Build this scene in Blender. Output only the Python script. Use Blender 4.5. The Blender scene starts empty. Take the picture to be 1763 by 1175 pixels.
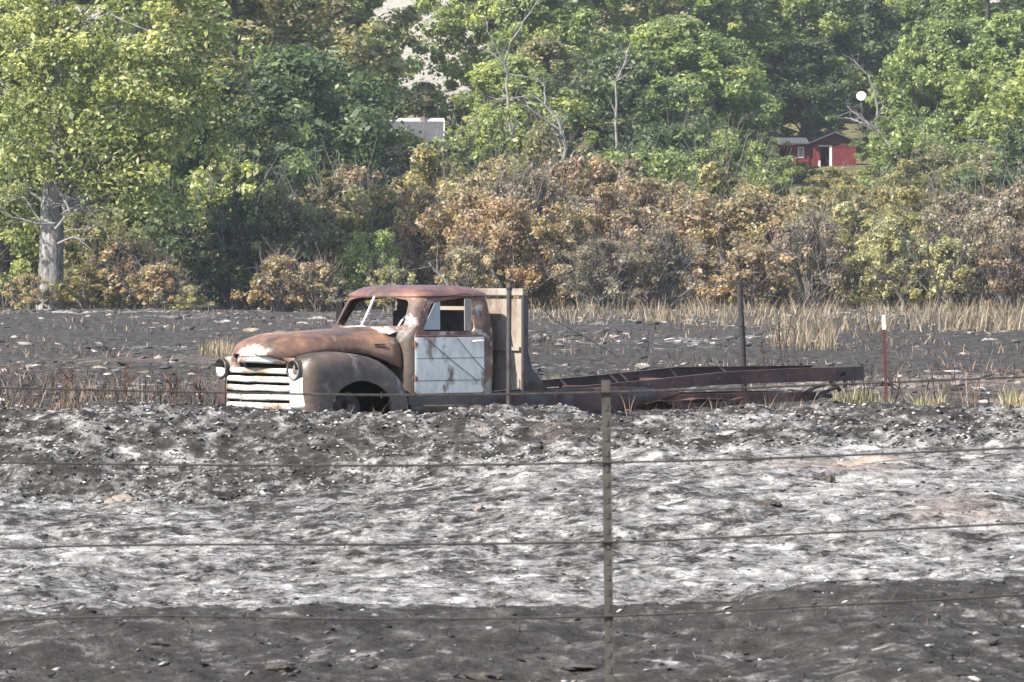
import bpy, bmesh, math
import numpy as np
from mathutils import Vector, Matrix

R = math.radians
scene = bpy.context.scene
C = scene.collection

# ---------------------------------------------------------------- camera
FPX, YH, ZC, W0, H0 = 8387.0, 469.0, 1.69, 1763.0, 1175.0
cam = bpy.data.cameras.new('camera')
cam.sensor_width = 36.0
cam.lens = FPX / W0 * 36.0
cam.clip_start = 0.5
cam.clip_end = 6000
cam.dof.use_dof = True
cam.dof.focus_distance = 55.0
cam.dof.aperture_fstop = 19.0
cam_o = bpy.data.objects.new('camera', cam)
C.objects.link(cam_o)
cam_o.location = (0, 0, ZC)
cam_o.rotation_euler = (R(90) - math.atan((H0 / 2 - YH) / FPX), 0, 0)
scene.camera = cam_o

# ---------------------------------------------------------------- light
SUN_EL = R(42)
SUN_DIR = Vector((-0.81, -0.586, 0)).normalized()
world = bpy.data.worlds.new('World')
scene.world = world
world.use_nodes = True
wn = world.node_tree
sky = wn.nodes.new('ShaderNodeTexSky')
sky.sky_type = 'NISHITA'
sky.sun_disc = False
sky.sun_elevation = SUN_EL
sky.sun_rotation = math.atan2(SUN_DIR.x, SUN_DIR.y)
sky.dust_density = 1.5
sky.altitude = 1200
wn.links.new(sky.outputs[0], wn.nodes['Background'].inputs[0])
wn.nodes['Background'].inputs[1].default_value = 0.14
sun = bpy.data.lights.new('sun', 'SUN')
sun.energy = 5.0
sun.angle = R(0.5)
sun.color = (1.0, 0.95, 0.87)
sun_o = bpy.data.objects.new('sun', sun)
C.objects.link(sun_o)
to_sun = Vector((SUN_DIR.x * math.cos(SUN_EL), SUN_DIR.y * math.cos(SUN_EL), math.sin(SUN_EL)))
sun_o.rotation_euler = to_sun.to_track_quat('Z', 'Y').to_euler()
sun_o.location = (-60, -20, 60)
scene.view_settings.view_transform = 'Standard'
scene.view_settings.look = 'None'
scene.view_settings.exposure = 1.18
scene.view_settings.gamma = 1.0
scene.view_settings.use_white_balance = True
scene.view_settings.white_balance_temperature = 6750
scene.render.engine = 'CYCLES'
scene.cycles.use_denoising = True
scene.cycles.max_bounces = 6
scene.cycles.diffuse_bounces = 3
scene.cycles.glossy_bounces = 2
scene.cycles.transmission_bounces = 4
scene.cycles.transparent_max_bounces = 4
scene.cycles.volume_bounces = 0


def at(px, py, D):
    """world point seen at a photograph pixel, D metres in front of the camera"""
    return Vector(((px - W0 / 2) / FPX * D, D, ZC - (py - YH) / FPX * D))


def wx(px, D):
    return (px - W0 / 2) / FPX * D


# ---------------------------------------------------------------- numpy noise
def _hash(ix, iy, seed):
    h = (ix.astype(np.int64) * 374761393 + iy.astype(np.int64) * 668265263 + seed * 974634777) & 0xffffffff
    h = ((h ^ (h >> 13)) * 1274126177) & 0xffffffff
    h = h ^ (h >> 16)
    return (h & 0xffffff) / float(0x1000000)


def vnoise(x, y, seed=0):
    ix = np.floor(x); iy = np.floor(y)
    fx = x - ix; fy = y - iy
    ux = fx * fx * (3 - 2 * fx); uy = fy * fy * (3 - 2 * fy)
    a = _hash(ix, iy, seed); b = _hash(ix + 1, iy, seed)
    c = _hash(ix, iy + 1, seed); d = _hash(ix + 1, iy + 1, seed)
    return (a * (1 - ux) + b * ux) * (1 - uy) + (c * (1 - ux) + d * ux) * uy - 0.5


def fbm(x, y, scale, octaves=4, seed=0, gain=0.5):
    v = np.zeros_like(x); amp = 1.0; f = 1.0 / scale
    for o in range(octaves):
        ca, sa = math.cos(o * 1.1), math.sin(o * 1.1)
        v = v + amp * vnoise((x * ca - y * sa) * f, (x * sa + y * ca) * f, seed + o * 17)
        amp *= gain; f *= 2.03
    return v


def sstep(a, b, t):
    k = np.clip((t - a) / (b - a), 0, 1)
    return k * k * (3 - 2 * k)


def Hbase(x, y):
    x = np.asarray(x, float); y = np.asarray(y, float)
    near = np.interp(x, [-6, -2.52, -.8, .34, 1.0, 1.63, 2.6, 6], [-.06, -.05, .025, .025, .05, .13, .10, .06])
    yc = 24.0 + 0.5 * vnoise(x * .6, x * 0 + 3, 5)
    foot = np.interp(x, [-4, -2.6, -.9, 1.1, 5], [-.36, -.34, -.17, .09, .10])
    trough = np.interp(x, [-5, 0, 4], [-.44, -.42, -.36])
    z = near + (trough - near) * sstep(0, 6.0, y - yc)
    z = z + (foot - trough) * sstep(31, 43.2, y)
    crest = .365 + .05 * vnoise(x * .55 + 9, x * 0, 8) * 2 - .06 * np.exp(-((x - .9) / .6) ** 2) - .045 * sstep(.5, 2.0, x) - .05 * sstep(3.4, 5.5, x)
    yb = 43.4 + .5 * vnoise(x * .4 + 4, x * 0 + 1.5, 21)
    z = z + (crest - foot) * sstep(0, 2.3, y - yb)
    z = z - crest * sstep(46.3, 49.8, y)
    fld = sstep(58, 75, y)
    z = z + fld * 0.16 * fbm(x, y, 9.0, 3, 31) * (1 - sstep(240, 300, y))
    hill = np.interp(y, [0, 236, 300, 420, 700, 1200, 3000], [0, 0, 4.2, 12.6, 52, 120, 160])
    z = z + hill + sstep(236, 330, y) * 2.0 * fbm(x, y, 40, 3, 41)
    return z


def Hfull(x, y):
    x = np.asarray(x, float); y = np.asarray(y, float)
    z = Hbase(x, y)
    flat = 1 - sstep(43, 44, y)
    berm = sstep(42.8, 44, y) * (1 - sstep(47.5, 49.5, y))
    fld = sstep(48, 50, y) * (1 - sstep(240, 250, y))
    n1 = fbm(x * .6, y, .32, 3, 3)
    n2 = fbm(x * .6, y, .9, 3, 7)
    n3 = fbm(x, y, .16, 3, 13, .6)
    z = z + flat * (.075 * n1 + .075 * n2 + .035 * n3)
    z = z + berm * (.11 * n1 + .12 * n2 + .085 * n3)
    z = z + fld * (.06 * n1 + .14 * n2)
    return z


def hz(x, y):
    return float(Hbase(np.array([x]), np.array([y]))[0])


# ---------------------------------------------------------------- materials
def new_mat(name):
    m = bpy.data.materials.new(name)
    m.use_nodes = True
    nt = m.node_tree
    nt.nodes.clear()
    out = nt.nodes.new('ShaderNodeOutputMaterial')
    bs = nt.nodes.new('ShaderNodeBsdfPrincipled')
    nt.links.new(bs.outputs[0], out.inputs[0])
    return m, nt, bs, out


def N(nt, typ, **kw):
    n = nt.nodes.new(typ)
    for k, v in kw.items():
        if k.startswith('i_'):
            n.inputs[k[2:].replace('_', ' ')].default_value = v
        else:
            setattr(n, k, v)
    return n


def ramp(nt, fac, stops, interp='LINEAR'):
    r = nt.nodes.new('ShaderNodeValToRGB')
    r.color_ramp.interpolation = interp
    e = r.color_ramp.elements
    while len(e) < len(stops):
        e.new(0.5)
    for i, (p, c) in enumerate(stops):
        e[i].position = p
        e[i].color = (*c, 1) if len(c) == 3 else c
    nt.links.new(fac, r.inputs[0])
    return r.outputs[0]


def g(v):
    return (v, v, v)


def mix(nt, fac, a, b, blend='MIX'):
    n = nt.nodes.new('ShaderNodeMix')
    n.data_type = 'RGBA'
    n.blend_type = blend
    for sock, v in ((n.inputs[0], fac), (n.inputs[6], a), (n.inputs[7], b)):
        if isinstance(v, (int, float)):
            sock.default_value = v
        elif isinstance(v, (tuple, list)):
            sock.default_value = (*v, 1) if len(v) == 3 else v
        else:
            nt.links.new(v, sock)
    return n.outputs[2]


def objco(nt, scale=(1, 1, 1)):
    tc = nt.nodes.new('ShaderNodeTexCoord')
    mp = nt.nodes.new('ShaderNodeMapping')
    mp.inputs['Scale'].default_value = scale
    nt.links.new(tc.outputs['Object'], mp.inputs[0])
    return mp.outputs[0]


def noise(nt, co, scale, detail=5, rough=0.55):
    n = nt.nodes.new('ShaderNodeTexNoise')
    n.inputs['Scale'].default_value = scale
    n.inputs['Detail'].default_value = detail
    n.inputs['Roughness'].default_value = rough
    nt.links.new(co, n.inputs['Vector'])
    return n.outputs[0]


def bump(nt, bs, h, strength, dist):
    b = nt.nodes.new('ShaderNodeBump')
    b.inputs['Strength'].default_value = strength
    b.inputs['Distance'].default_value = dist
    nt.links.new(h, b.inputs['Height'])
    nt.links.new(b.outputs[0], bs.inputs['Normal'])


def rust_mat(name, paint, amt, rust=((.045, .028, .024), (.15, .072, .05), (.27, .135, .075)), scale=3.0, rough=.6, grime=.35, stretch=(1, 1, 1), nose=False):
    m, nt, bs, out = new_mat(name)
    co = objco(nt, stretch)
    n1 = noise(nt, co, scale, 9, .62)
    if nose:  # paint left where the nose curls under
        sp = N(nt, 'ShaderNodeSeparateXYZ'); nt.links.new(objco(nt), sp.inputs[0])
        mr = N(nt, 'ShaderNodeMapRange'); nt.links.new(sp.outputs[0], mr.inputs[0])
        mr.inputs[1].default_value = .10; mr.inputs[2].default_value = -.02; mr.inputs[3].default_value = 0; mr.inputs[4].default_value = .24
        ad = N(nt, 'ShaderNodeMath', operation='ADD'); nt.links.new(n1, ad.inputs[0]); nt.links.new(mr.outputs[0], ad.inputs[1])
        n1 = ad.outputs[0]
    n2 = noise(nt, co, scale * 5, 6, .6)
    n3 = noise(nt, co, scale * .6, 4, .5)
    rc = ramp(nt, n2, [(.32, rust[0]), (.5, rust[1]), (.66, rust[2])])
    rc = mix(nt, .6, rc, ramp(nt, n3, [(.38, rust[0]), (.5, rust[1]), (.60, rust[2])]))
    pc = mix(nt, ramp(nt, n2, [(.45, g(0)), (.75, g(grime))]), paint, (.12, .10, .08))
    t = 1 - amt
    mask = ramp(nt, n1, [(max(0, .25 + t * .5 - .05), g(0)), (min(1, .25 + t * .5 + .05), g(1))])
    inv = ramp(nt, n1, [(max(0.0, .26 + amt * .48 - .035), g(1)), (min(1, .26 + amt * .48 + .035), g(0))])
    col = mix(nt, inv, pc, rc)
    nt.links.new(col, bs.inputs['Base Color'])
    nt.links.new(ramp(nt, inv, [(0, g(rough - .15)), (1, g(min(1, rough + .12)))]), bs.inputs['Roughness'])
    bs.inputs['Specular IOR Level'].default_value = .5
    bump(nt, bs, n2, .25, .01)
    return m


def plain_mat(name, c0, c1, scale=6.0, rough=.8, spec=.3, bstr=.3, bdist=.02, stretch=(1, 1, 1), metallic=0):
    m, nt, bs, out = new_mat(name)
    co = objco(nt, stretch)
    n1 = noise(nt, co, scale, 7, .65)
    nt.links.new(ramp(nt, n1, [(.3, c0), (.7, c1)]), bs.inputs['Base Color'])
    bs.inputs['Roughness'].default_value = rough
    bs.inputs['Specular IOR Level'].default_value = spec
    bs.inputs['Metallic'].default_value = metallic
    bump(nt, bs, n1, bstr, bdist)
    return m


def leaf_mat(name, stops, trans=.35, alt=None, alt2=None):
    m, nt, bs, out = new_mat(name)
    a = N(nt, 'ShaderNodeAttribute', attribute_name='shade')
    col = ramp(nt, a.outputs['Fac'], stops)
    co = objco(nt)
    if alt:
        geo = nt.nodes.new('ShaderNodeNewGeometry')
        for al, sc_, lo, hi in ((alt, .33, .50, .66), (alt2, .6, .54, .68)):
            if not al: continue
            mp = nt.nodes.new('ShaderNodeMapping'); mp.inputs['Location'].default_value = (sc_ * 70, sc_ * 31, 5)
            nt.links.new(geo.outputs['Position'], mp.inputs[0])
            nw = noise(nt, mp.outputs[0], sc_, 5, .65)
            col = mix(nt, ramp(nt, nw, [(lo, g(0)), (hi, g(.85))]), col, ramp(nt, a.outputs['Fac'], al))
    n1 = noise(nt, co, .55, 3, .5)
    col = mix(nt, 1.0, col, ramp(nt, n1, [(.3, (.62, .66, .66)), (.7, (1.28, 1.22, 1.1))]), 'MULTIPLY')
    nt.links.new(col, bs.inputs['Base Color'])
    bs.inputs['Roughness'].default_value = .5
    bs.inputs['Specular IOR Level'].default_value = .45
    tr = nt.nodes.new('ShaderNodeBsdfTranslucent')
    nt.links.new(mix(nt, 1.0, col, (1.1, 1.15, .6), 'MULTIPLY'), tr.inputs[0])
    ms = nt.nodes.new('ShaderNodeMixShader')
    ms.inputs[0].default_value = trans
    nt.links.new(bs.outputs[0], ms.inputs[1])
    nt.links.new(tr.outputs[0], ms.inputs[2])
    nt.links.new(ms.outputs[0], out.inputs[0])
    return m


PAL = {
    'cotton': [(0, (.045, .07, .018)), (.4, (.12, .145, .032)), (.75, (.22, .22, .055)), (1, (.32, .30, .10))],
    'green': [(0, (.03, .06, .02)), (.4, (.075, .125, .035)), (.75, (.125, .175, .05)), (1, (.20, .23, .09))],
    'bright': [(0, (.05, .085, .02)), (.4, (.115, .165, .04)), (.75, (.18, .215, .06)), (1, (.26, .27, .11))],
    'dark': [(0, (.018, .04, .026)), (.5, (.035, .066, .038)), (.85, (.065, .10, .05)), (1, (.12, .15, .09))],
    'sage': [(0, (.045, .055, .03)), (.4, (.095, .105, .055)), (.75, (.15, .155, .085)), (1, (.25, .23, .15))],
    'olive': [(0, (.05, .055, .02)), (.4, (.12, .115, .04)), (.75, (.20, .17, .06)), (1, (.28, .22, .11))],
    'orange': [(0, (.06, .035, .022)), (.35, (.19, .092, .045)), (.75, (.31, .155, .07)), (1, (.40, .26, .13))],
    'brown': [(0, (.05, .036, .026)), (.4, (.13, .08, .05)), (.75, (.21, .13, .078)), (1, (.34, .24, .15))],
    'rusty': [(0, (.05, .045, .022)), (.3, (.16, .10, .045)), (.65, (.27, .17, .06)), (1, (.38, .31, .12))],
    'yellow': [(0, (.08, .08, .025)), (.35, (.21, .19, .05)), (.75, (.33, .29, .09)), (1, (.42, .36, .15))],
    'greybrown': [(0, (.045, .036, .03)), (.4, (.11, .088, .072)), (.8, (.18, .145, .12)), (1, (.28, .23, .19))],
}
def muted(c, k, gain):
    l = .3 * c[0] + .55 * c[1] + .15 * c[2]
    return tuple(min(.62, (x * (1 - k) + l * k) * gain) for x in c)


ALT = {'orange': ('olive', 'greybrown'), 'brown': ('orange', 'sage'), 'rusty': ('orange', 'olive'), 'greybrown': ('brown', 'sage'), 'yellow': ('olive', 'rusty'),
       'olive': ('rusty', 'green'), 'sage': ('olive', 'brown'), 'cotton': ('bright', None), 'green': ('bright', None), 'dark': ('green', None), 'bright': ('green', 'cotton')}


def stops_of(k):
    if not k: return None
    warm = (1.15, 1.06, .88) if k in ('green', 'sage', 'bright', 'olive', 'dark') else ((1.08, 1.0, 1.0) if k in ('orange', 'brown', 'greybrown') else (1, 1, 1))
    return [(p, muted(tuple(a_ * b_ for a_, b_ in zip(col, warm)), .45 if k in ('orange', 'brown', 'rusty', 'greybrown', 'yellow') else .33, 1.5 if p < .2 else (2.9 if k in ('cotton', 'orange', 'rusty', 'brown', 'greybrown') else 2.45))) for p, col in PAL[k]]


LEAF = {k: leaf_mat('leaf_' + k, stops_of(k), .5, stops_of(ALT[k][0]), stops_of(ALT[k][1])) for k in PAL}
M = {
    'bark_pale': plain_mat('bark_pale', (.05, .045, .042), (.40, .38, .36), 5.5, .9, .2, 1.0, .12, (1, 1, .22)),
    'bark_dark': plain_mat('bark_dark', (.03, .026, .024), (.10, .088, .078), 3.0, .9, .2, .8, .06, (1, 1, .35)),
    'twig': plain_mat('twig', (.06, .052, .046), (.26, .235, .21), 2.0, .9, .2, .4, .02),
    'dead_wood': plain_mat('dead_wood', (.12, .112, .104), (.36, .345, .33), 4.0, .85, .2, .5, .04, (1, 1, .4)),
    'char_wood': plain_mat('char_wood', (.012, .011, .011), (.05, .045, .042), 8.0, .85, .3, .6, .02),
    'rust_body': rust_mat('rust_body', (.42, .37, .33), .82, ((.05, .036, .036), (.145, .075, .062), (.30, .155, .095)), 1.7, .36),
    'rust_fender': rust_mat('rust_fender', (.24, .22, .19), .73, ((.022, .019, .018), (.058, .044, .037), (.125, .088, .066)), 2.0, .42),
    'rust_cab': rust_mat('rust_cab', (.34, .31, .285), .62, ((.04, .026, .023), (.12, .066, .05), (.22, .13, .09)), 4.0, .5),
    'rust_door': rust_mat('rust_door', (.76, .72, .65), .37, ((.13, .085, .065), (.25, .175, .13), (.36, .28, .22)), 2.6, .6, .35, (1, 1, .55)),
    'white_front': rust_mat('white_front', (.66, .65, .62), .40, ((.10, .06, .045), (.26, .17, .12), (.4, .3, .22)), 7.0, .55, .25, (1, .35, 1)),
    'white_panel': rust_mat('white_panel', (.66, .65, .62), .28, ((.10, .06, .045), (.26, .17, .12), (.4, .3, .22)), 4.0, .55, .25),
    'cowl': rust_mat('cowl', (.70, .66, .62), .48, ((.10, .06, .045), (.26, .17, .12), (.4, .3, .22)), 9.0, .6, .4),
    'hood': rust_mat('hood', (.50, .44, .38),   .76, ((.055, .036, .03), (.16, .088, .058), (.31, .175, .105)), 2.1, .38, .4, nose=True),
    'rust_frame': rust_mat('rust_frame', (.055, .042, .04), .66, ((.026, .013, .012), (.072, .033, .029), (.135, .062, .048)), 2.5, .5),
    'rust_red': rust_mat('rust_red', (.08, .05, .045), .6, ((.03, .014, .013), (.085, .034, .028), (.24, .11, .07)), 3.0, .6),
    'rust_dark': rust_mat('rust_dark', (.05, .045, .045), .5, ((.015, .012, .012), (.04, .026, .022), (.08, .045, .035)), 4.0, .55),
    'headboard': rust_mat('headboard', (.31, .275, .235), .40, ((.07, .05, .04), (.16, .115, .085), (.26, .19, .145)), 1.6, .65, .35, (1, 1, .7)),
    'black': plain_mat('black', (.004, .004, .004), (.012, .012, .012), 9, .8),
    'white_paint': plain_mat('white_paint', (.48, .47, .45), (.68, .67, .65), 12, .5, .4, .1, .005),
    'roof_grey': plain_mat('roof_grey', (.05, .052, .056), (.088, .092, .10), 1.5, .7, .3, .2, .02, (1, 4, 4)),
    'white_wall': plain_mat('white_wall', (.40, .37, .35), (.55, .52, .49), 2, .7),
    'red_board': plain_mat('red_board', (.07, .012, .014), (.19, .028, .03), 2.2, .75, .3, .3, .02, (3, 3, .4)),
    'shaded_red_board': plain_mat('shaded_red_board', (.055, .02, .022), (.10, .03, .032), 3, .8),
    'glass': plain_mat('glass', (.05, .06, .07), (.12, .14, .15), 1.5, .08, .6, 0, 0),
    'dusty_glass': plain_mat('dusty_glass', (.26, .28, .29), (.40, .42, .43), 4, .35, .5, 0, 0),
    'pale_rock': plain_mat('pale_rock', (.09, .08, .072), (.50, .47, .44), 6.0, .9, .2, .6, .04),
    'tan_rock': plain_mat('tan_rock', (.14, .11, .09), (.34, .28, .235), 2.0, .9, .2, .6, .05),
    'dark_clod': plain_mat('dark_clod', (.02, .018, .016), (.10, .085, .07), 9, .9, .2, .6, .02),
    'tan_grass': plain_mat('tan_grass', (.20, .14, .06), (.42, .31, .15), 9, .85, .2, .3, .02),
    'red_stem': plain_mat('red_stem', (.05, .03, .024), (.16, .095, .07), 9, .9),
    'bowl': plain_mat('bowl', (.14, .13, .12), (.40, .39, .37), 9, .5, .5, .1, .004),
    'wire': plain_mat('wire', (.02, .018, .016), (.07, .06, .05), 30, .6, .4, .1, .001),
    'post_steel': plain_mat('post_steel', (.035, .031, .026), (.095, .085, .072), 14, .7, .35, .3, .004),
    'post_red': plain_mat('post_red', (.055, .018, .018), (.12, .04, .036), 12, .65, .35, .2, .004),
    'seat': plain_mat('seat', (.02, .018, .018), (.05, .045, .042), 10, .9),
}


def ground_mat():
    m, nt, bs, out = new_mat('burnt_ground')
    co = objco(nt)
    ash = N(nt, 'ShaderNodeAttribute', attribute_name='ash').outputs['Fac']
    tan = N(nt, 'ShaderNodeAttribute', attribute_name='tan').outputs['Fac']
    hil = N(nt, 'ShaderNodeAttribute', attribute_name='hill').outputs['Fac']
    n1 = noise(nt, co, 5.0, 8, .7)
    n2 = noise(nt, co, 22.0, 6, .7)
    n3 = noise(nt, co, 1.1, 6, .65)
    n4 = noise(nt, objco(nt, (.5, .42, 1)), 11.0, 8, .72)
    n5 = noise(nt, objco(nt, (1, .5, 1)), 1.6, 5, .6)
    char = ramp(nt, n4, [(.28, (.015, .0135, .0125)), (.5, (.053, .049, .0455)), (.72, (.135, .126, .118))])
    white = ramp(nt, n1, [(.3, (.17, .165, .16)), (.5, (.29, .28, .268)), (.66, (.62, .605, .585))])
    # ash cover: attribute plus noise at two sizes
    def lin(src, k):
        q = N(nt, 'ShaderNodeMath', operation='MULTIPLY_ADD')
        nt.links.new(src, q.inputs[0]); q.inputs[1].default_value = k; q.inputs[2].default_value = -.5 * k
        return q.outputs[0]
    def plus(x, y):
        q = N(nt, 'ShaderNodeMath', operation='ADD')
        nt.links.new(x, q.inputs[0]); nt.links.new(y, q.inputs[1])
        return q.outputs[0]
    fine = lin(n2, 1.0)
    cover = ramp(nt, plus(plus(ash, lin(n4, 2.6)), fine), [(.27, g(0)), (.5, g(.36)), (.80, g(1))])
    col = mix(nt, cover, char, white)
    tcol = ramp(nt, n1, [(.3, (.13, .10, .082)), (.7, (.34, .27, .22))])
    col = mix(nt, ramp(nt, plus(plus(tan, lin(n4, .8)), fine), [(.42, g(0)), (.85, g(.8))]), col, tcol)
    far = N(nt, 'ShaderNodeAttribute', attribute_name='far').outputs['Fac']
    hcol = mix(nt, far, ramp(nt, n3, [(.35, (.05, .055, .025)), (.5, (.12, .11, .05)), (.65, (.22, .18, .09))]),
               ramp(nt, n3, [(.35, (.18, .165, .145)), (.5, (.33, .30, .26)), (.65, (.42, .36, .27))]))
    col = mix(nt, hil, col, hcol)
    nt.links.new(col, bs.inputs['Base Color'])
    bs.inputs['Roughness'].default_value = .95
    bs.inputs['Specular IOR Level'].default_value = .1
    bump(nt, bs, mix(nt, .5, n2, n4), 1.0, .06)
    return m


M['ground'] = ground_mat()


def clod_mat(name, stops):
    m, nt, bs, out = new_mat(name)
    a = N(nt, 'ShaderNodeAttribute', attribute_name='shade')
    nt.links.new(ramp(nt, a.outputs['Fac'], stops), bs.inputs['Base Color'])
    bs.inputs['Roughness'].default_value = .95
    bs.inputs['Specular IOR Level'].default_value = .1
    return m


M['clod_near'] = clod_mat('clod_near', [(0, (.02, .02, .021)), (.45, (.07, .067, .065)), (.6, (.19, .18, .175)), (.85, (.40, .39, .375)), (1, (.33, .28, .24))])
M['clod_field'] = clod_mat('clod_field', [(0, (.02, .02, .021)), (.45, (.07, .07, .07)), (.65, (.15, .13, .115)), (.88, (.30, .26, .235)), (1, (.46, .42, .39))])
M['dry_grass'] = leaf_mat('dry_grass_blade', [(0, (.07, .055, .043)), (.35, (.19, .145, .108)), (.7, (.34, .265, .20)), (1, (.48, .41, .33))], .3)
M['pale_tuft'] = leaf_mat('pale_tuft_blade', [(0, (.16, .135, .08)), (.5, (.34, .295, .18)), (1, (.50, .45, .32))], .3)
M['stubble'] = leaf_mat('burnt_stubble_blade', [(0, (.02, .017, .015)), (.35, (.07, .048, .038)), (.75, (.19, .125, .095)), (1, (.36, .28, .22))], .2)


# ---------------------------------------------------------------- object helpers
def link(o, parent=None):
    C.objects.link(o)
    if parent is not None:
        o.parent = parent
    return o


def tag(o, label=None, cat=None, group=None, kind=None):
    if label: o['label'] = label
    if cat: o['category'] = cat
    if group: o['group'] = group
    if kind: o['kind'] = kind
    return o


def empty(name, loc=(0, 0, 0), rz=0.0):
    o = bpy.data.objects.new(name, None)
    o.empty_display_size = .3
    C.objects.link(o)
    o.location = loc
    o.rotation_euler = (0, 0, rz)
    return o


def mesh_np(name, verts, faces, mat=None, parent=None, smooth=False, attrs=None):
    """faces: (n,k) array with constant k"""
    verts = np.asarray(verts, np.float32).reshape(-1, 3)
    faces = np.asarray(faces, np.int32)
    me = bpy.data.meshes.new(name)
    n, k = faces.shape
    me.vertices.add(len(verts)); me.vertices.foreach_set('co', verts.ravel())
    me.loops.add(n * k); me.loops.foreach_set('vertex_index', faces.ravel())
    me.polygons.add(n)
    me.polygons.foreach_set('loop_start', np.arange(0, n * k, k, dtype=np.int32))
    me.polygons.foreach_set('loop_total', np.full(n, k, np.int32))
    if smooth:
        me.polygons.foreach_set('use_smooth', np.ones(n, bool))
    me.update(calc_edges=True)
    if attrs:
        for an, (dom, val) in attrs.items():
            a = me.attributes.new(an, 'FLOAT', dom)
            a.data.foreach_set('value', np.asarray(val, np.float32))
    o = bpy.data.objects.new(name, me)
    if mat is not None:
        me.materials.append(mat)
    return link(o, parent)


def bm_obj(name, bm, mat, parent=None, smooth=None):
    me = bpy.data.meshes.new(name)
    bmesh.ops.recalc_face_normals(bm, faces=bm.faces)
    bm.to_mesh(me); bm.free()
    if mat is not None:
        me.materials.append(mat)
    if smooth is not None:
        for p in me.polygons: p.use_smooth = True
        me.set_sharp_from_angle(angle=R(smooth))
    o = bpy.data.objects.new(name, me)
    return link(o, parent)


def add_box(bm, x0, x1, y0, y1, z0, z1, bevel=0.0):
    vs = [bm.verts.new(p) for p in ((x0, y0, z0), (x1, y0, z0), (x1, y1, z0), (x0, y1, z0), (x0, y0, z1), (x1, y0, z1), (x1, y1, z1), (x0, y1, z1))]
    fs = [bm.faces.new([vs[i] for i in f]) for f in ((0, 3, 2, 1), (4, 5, 6, 7), (0, 1, 5, 4), (1, 2, 6, 5), (2, 3, 7, 6), (3, 0, 4, 7))]
    if bevel:
        ed = list({e for f in fs for e in f.edges})
        bmesh.ops.bevel(bm, geom=ed, offset=bevel, segments=2, affect='EDGES', profile=.6)
    return vs


def add_tube(bm, pts, rad, sides=6, cap=True):
    pts = [Vector(p) for p in pts]
    n = len(pts)
    if isinstance(rad, (int, float)): rad = [rad] * n
    rings = []
    ref = Vector((0.13, 0.27, 0.95))
    for i, p in enumerate(pts):
        d = (pts[min(i + 1, n - 1)] - pts[max(i - 1, 0)])
        if d.length < 1e-9: d = Vector((0, 0, 1))
        d.normalize()
        a = d.cross(ref)
        if a.length < .05: a = d.cross(Vector((1, 0, 0)))
        a.normalize(); b = d.cross(a)
        rings.append([bm.verts.new(p + (a * math.cos(t) + b * math.sin(t)) * rad[i]) for t in [2 * math.pi * k / sides for k in range(sides)]])
    for i in range(n - 1):
        for k in range(sides):
            bm.faces.new((rings[i][k], rings[i][(k + 1) % sides], rings[i + 1][(k + 1) % sides], rings[i + 1][k]))
    if cap:
        bm.faces.new(list(reversed(rings[0]))); bm.faces.new(rings[-1])


def add_loft(bm, rows, close=False, cap0=False, cap1=False):
    """rows: list of lists of points with equal count"""
    vr = [[bm.verts.new(p) for p in r] for r in rows]
    m = len(rows[0])
    for i in range(len(rows) - 1):
        for k in range(m if close else m - 1):
            bm.faces.new((vr[i][k], vr[i][(k + 1) % m], vr[i + 1][(k + 1) % m], vr[i + 1][k]))
    if cap0: bm.faces.new(list(reversed(vr[0])))
    if cap1: bm.faces.new(vr[-1])
    return vr


def add_prism(bm, poly, axis, a, b):
    """poly in the two other axes; extruded along axis from a to b"""
    def P(p, t):
        return {'x': (t, p[0], p[1]), 'y': (p[0], t, p[1]), 'z': (p[0], p[1], t)}[axis]
    A = [bm.verts.new(P(p, a)) for p in poly]; B = [bm.verts.new(P(p, b)) for p in poly]
    n = len(poly)
    bm.faces.new(A); bm.faces.new(list(reversed(B)))
    for i in range(n):
        bm.faces.new((A[i], B[i], B[(i + 1) % n], A[(i + 1) % n]))


def round_poly(poly, r, seg=5):
    out = []
    n = len(poly)
    for i in range(n):
        p0, p1, p2 = (Vector(poly[i - 1]), Vector(poly[i]), Vector(poly[(i + 1) % n]))
        d0 = (p0 - p1); d2 = (p2 - p1)
        rr = min(r, d0.length * .45, d2.length * .45)
        a = p1 + d0.normalized() * rr; b = p1 + d2.normalized() * rr
        for k in range(seg + 1):
            t = k / seg
            q = a * (1 - t) ** 2 + p1 * 2 * t * (1 - t) + b * t * t
            out.append((q.x, q.y))
    return out


def scatter(name, pos, scl, rng, mat, shade, kind='ico', parent=None, tilt=.5):
    """many small lumps as one mesh"""
    bm = bmesh.new()
    bmesh.ops.create_icosphere(bm, subdivisions=1, radius=1)
    bv = np.array([v.co[:] for v in bm.verts]); bf = np.array([[v.index for v in f.verts] for f in bm.faces])
    bm.free()
    n = len(pos); k = len(bv)
    v = bv[None] * (1 + rng.uniform(-.5, .5, (n, k, 1)))
    v = v * scl[:, None, :]
    a = rng.uniform(0, 6.28, n); ca, sa = np.cos(a)[:, None], np.sin(a)[:, None]
    x = v[:, :, 0] * ca - v[:, :, 1] * sa; y = v[:, :, 0] * sa + v[:, :, 1] * ca
    z = v[:, :, 2] + rng.normal(0, tilt, (n, 1)) * x * .5
    v = np.stack([x, y, z], -1) + pos[:, None, :]
    f = (bf[None] + (np.arange(n) * k)[:, None, None]).reshape(-1, 3)
    return mesh_np(name, v.reshape(-1, 3), f, mat, parent, attrs={'shade': ('FACE', np.repeat(shade, len(bf)))})


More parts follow.
